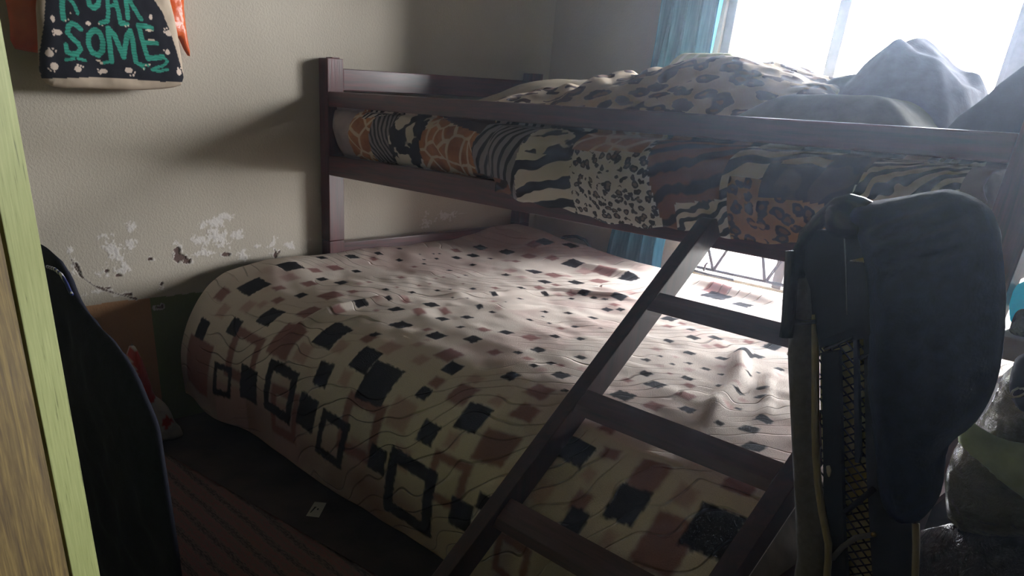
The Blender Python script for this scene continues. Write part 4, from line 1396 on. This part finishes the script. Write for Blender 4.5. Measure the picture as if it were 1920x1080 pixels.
# upper frame tube with its rounded bend
tube('top_tube', [at(*p, 'y', FYC - 0.005) for p in ((1495, 520), (1500, 470), (1512, 440), (1535, 415), (1556, 398), (1572, 384), (1592, 380), (1612, 386), (1640, 400), (1690, 410))], 0.010, M['black_gloss'], ch, 12)
pillow('headrest', C2((1552, 400), (1560, 382), (1585, 372), (1612, 378), (1630, 395), (1640, 440), (1600, 450), (1555, 440)), (0, FYC - 0.01, 0), (1, 0, 0), (0, 0, 1), 0.018, 0.02, M['black_gloss'], ch, 0.006, 1.0)
pillow('fabric_trim', C2((1598, 487), (1620, 482), (1645, 478), (1667, 479), (1667, 488), (1640, 491), (1615, 489)), (0, FYC - 0.014, 0), (1, 0, 0), (0, 0, 1), 0.004, 0.004, M['cream'], ch, 0.002, 1.0, 0.002, 200, soft=1)
tube('seam_cord', [at(*p, 'y', FYC - 0.012) for p in ((1580, 420), (1583, 440), (1586, 500), (1588, 590))], 0.0008, M['grey_cloth'], ch, 5)

JY2 = -0.64
K2 = lambda *ps: [tuple(at(*p, 'y', JY2)[[0, 2]]) for p in ps]
nj = pillow('draped_jacket', K2((1600, 385), (1640, 376), (1700, 368), (1760, 356), (1800, 352), (1850, 372), (1880, 400), (1893, 480), (1898, 560), (1893, 640), (1880, 720), (1840, 790), (1790, 822), (1782, 860), (1778, 920), (1740, 968), (1712, 975), (1665, 940),
                                (1655, 800), (1640, 700), (1650, 600), (1640, 480)), (0, JY2 - 0.02, 0), (1, 0, 0), (0, 0, 1), 0.05, 0.06, M['navy_blue'], None, 0.006, 1.0, 0.008, 12, 23, soft=2,
            shape=lambda U, V: 0.006 * np.sin(U * 85 + 30 * (V - 0.9) + 2 * vn(U * 9, V * 9, 3)) + 0.012 * np.sin((V - 0.6 * U) * 190) * sst(0.94, 1.01, V))
tag(nj, 'dark blue jacket draped over the folded reclining chair', 'jacket')

# ------------------------------------------------------------------ bundles beyond the foot of the bed
BY = -0.16
B2 = lambda *ps: [tuple(at(*p, 'y', BY)[[0, 2]]) for p in ps]
pl = NT('clear_plastic_wrap')
pv = pl.coord('UV')
pc = pl.ramp(pl.noise(pv, 9, 4), [(0.3, srgb(84, 82, 50)), (0.7, srgb(150, 146, 100))])
pl.bump(pl.noise(pv, 26, 6, 0.75, 1.5), 1.0, 0.06)
M['wrap'] = pl.done(pc, 0.22, 0.5)
pl = NT('dark_plastic_wrap')
pv = pl.coord('UV')
pc = pl.ramp(pl.noise(pv, 9, 4), [(0.3, srgb(24, 20, 22)), (0.7, srgb(52, 40, 40))])
pl.bump(pl.noise(pv, 30, 5, 0.7, 1.0), 1.0, 0.02)
M['dark_wrap'] = pl.done(pc, 0.2, 0.6)
lo = pillow('dark_bundle', B2((1690, 1010), (1740, 985), (1850, 975), (1990, 990), (2040, 1080)) + [(2.55, 0.0), (2.24, 0.0)], (0, BY - 0.02, 0), (1, 0, 0), (0, 0, 1), 0.13, 0.14, M['dark_wrap'], None, 0.012, 1.0, 0.012, 18, 3, soft=1)
lo.location.z = -min(v.co.z for v in lo.data.vertices) + 0.002
tag(lo, 'dark plastic wrapped bundle on the floor, lowest of the pile past the bed', 'bundle')
mid = pillow('wrapped_bundle', B2((1782, 985), (1776, 900), (1784, 850), (1800, 825), (1838, 785), (1868, 740), (1884, 690), (1960, 660), (2060, 720), (2070, 990), (1900, 1010)), (0, BY, 0), (1, 0, 0), (0, 0, 1), 0.10, 0.10, M['wrap'], None, 0.008, 1.0, 0.016, 24, 13, soft=1)
tag(mid, 'bundle in crinkled clear plastic, in the middle of the pile past the bed', 'bundle')
SY = BY - 0.12
S2 = lambda *ps: [tuple(at(*p, 'y', SY)[[0, 2]]) for p in ps]
sg = pillow('sage_garment', S2((1793, 822), (1806, 800), (1822, 790), (1845, 806), (1880, 824), (1925, 832), (1975, 835), (2010, 930), (1965, 960), (1925, 938), (1885, 910), (1845, 872), (1808, 842)), (0, SY, 0), (1, 0, 0), (0, 0, 1), 0.028, 0.03, simple('sage_green_cloth', srgb(158, 174, 132), 0.85, 0.2), None, 0.008, 0.5, 0.005, 20, 4, soft=1)
tag(sg, 'sage green garment laid across the plastic wrapped bundle', 'garment')
KB = S2((1878, 735), (1884, 700), (1896, 668), (1960, 668), (2010, 720), (2000, 790), (1930, 800), (1890, 770))
bb = thing('black_pouch', 'black pouch with a pale script mark on top of the wrapped bundle', 'bag', (2.3, SY, 0.72))
pillow('pouch_body', KB, (0, SY + 0.032, 0), (1, 0, 0), (0, 0, 1), 0.03, 0.04, M['black'], bb, 0.008, 1.0)
for ps in (((1884, 731), (1889, 740), (1900, 745), (1912, 743), (1926, 735)), ((1910, 727), (1899, 733), (1896, 740), (1900, 745)), ((1912, 729), (1918, 728), (1926, 733))):
    tube('script_mark', [at(*p, 'y', SY - 0.004) for p in ps], 0.0018, M['cream'], bb, 6, 1.0)

# table beyond the foot of the bed with a blue bag and a plastic bag
blu = NT('bright_blue_cloth')
bc = blu.ramp(blu.noise(blu.coord('UV'), 9, 3), [(0.3, srgb(70, 190, 205)), (0.7, srgb(110, 215, 225))])
bd, bt, bm_ = blu.n('ShaderNodeBsdfDiffuse'), blu.n('ShaderNodeBsdfTranslucent'), blu.n('ShaderNodeMixShader')
bm_.inputs[0].default_value = 0.65
blu.l(bc, bd.inputs[0])
blu.l(bc, bt.inputs[0])
blu.l(bd.outputs[0], bm_.inputs[1])
blu.l(bt.outputs[0], bm_.inputs[2])
blu.l(bm_.outputs[0], blu.t.nodes['Material Output'].inputs[0])
M['cyan'] = blu.m
QY = 0.05
SHZ = float(at(1900, 634, 'y', -0.03)[2])
Q2 = lambda *ps: [tuple(at(*p, 'y', QY)[[0, 2]]) for p in ps]
shelf = box('table_board', (2.205, -0.03, SHZ - 0.04), (2.95, 0.42, SHZ), simple('pale_brown_board', srgb(150, 128, 110), 0.7), None, 0.003)
shelf.name = 'table_top'
sh = thing('side_table', 'pale brown board table past the foot of the bed', 'table', (2.5, 0.2, 0))
shelf.parent = sh
shelf.matrix_parent_inverse = sh.matrix_basis.inverted()
for x, y in ((2.25, -0.01), (2.88, -0.01), (2.25, 0.36), (2.88, 0.36)):
    box('leg', (x, y, 0), (x + 0.04, y + 0.04, SHZ - 0.0405), M['wood_z'], sh)
b1 = pillow('blue_bag', Q2((1885, 590), (1893, 555), (1915, 540), (1960, 535), (1990, 600), (1960, 640), (1890, 630)), (0, QY, 0), (1, 0, 0), (0, 0, 1), 0.04, 0.05, M['cyan'], None, 0.01, 1.0, 0.006, 20, 6)
tag(b1, 'bright blue bag standing on the pale brown table past the bed', 'bag')
b2 = pillow('clear_bag', Q2((1906, 626), (1912, 600), (1925, 575), (1960, 580), (1975, 632)), (0, QY - 0.06, 0), (1, 0, 0), (0, 0, 1), 0.02, 0.03, M['wrap'], None, 0.008, 1.0, 0.006, 30, 8)
tag(b2, 'small crinkled clear plastic bag in front of the blue bag', 'bag')
for o in (b1, b2):
    o.location.z = SHZ + 0.001 - min(v.co.z for v in o.data.vertices)

# ------------------------------------------------------------------ scattering volume added to stand in for lens glare around the window
hz = NT('glare_haze')
hz.t.nodes.remove(hz.b)
vs_ = hz.n('ShaderNodeVolumeScatter', Density=0.017, Anisotropy=0.84)
vs_.inputs['Color'].default_value = (0.66, 0.79, 1.0, 1)
hz.l(vs_.outputs[0], hz.t.nodes['Material Output'].inputs['Volume'])
o = box('haze', (0.01, BACK_Y + 0.01, 0.005), (ROOM_X - 0.01, WALL_Y - 0.06, TOP - 0.01), hz.m, None, 0)
o['kind'] = 'stuff'
tag(o, 'thin haze added to the room air to stand in for lens glare', 'haze', None, 'stuff')
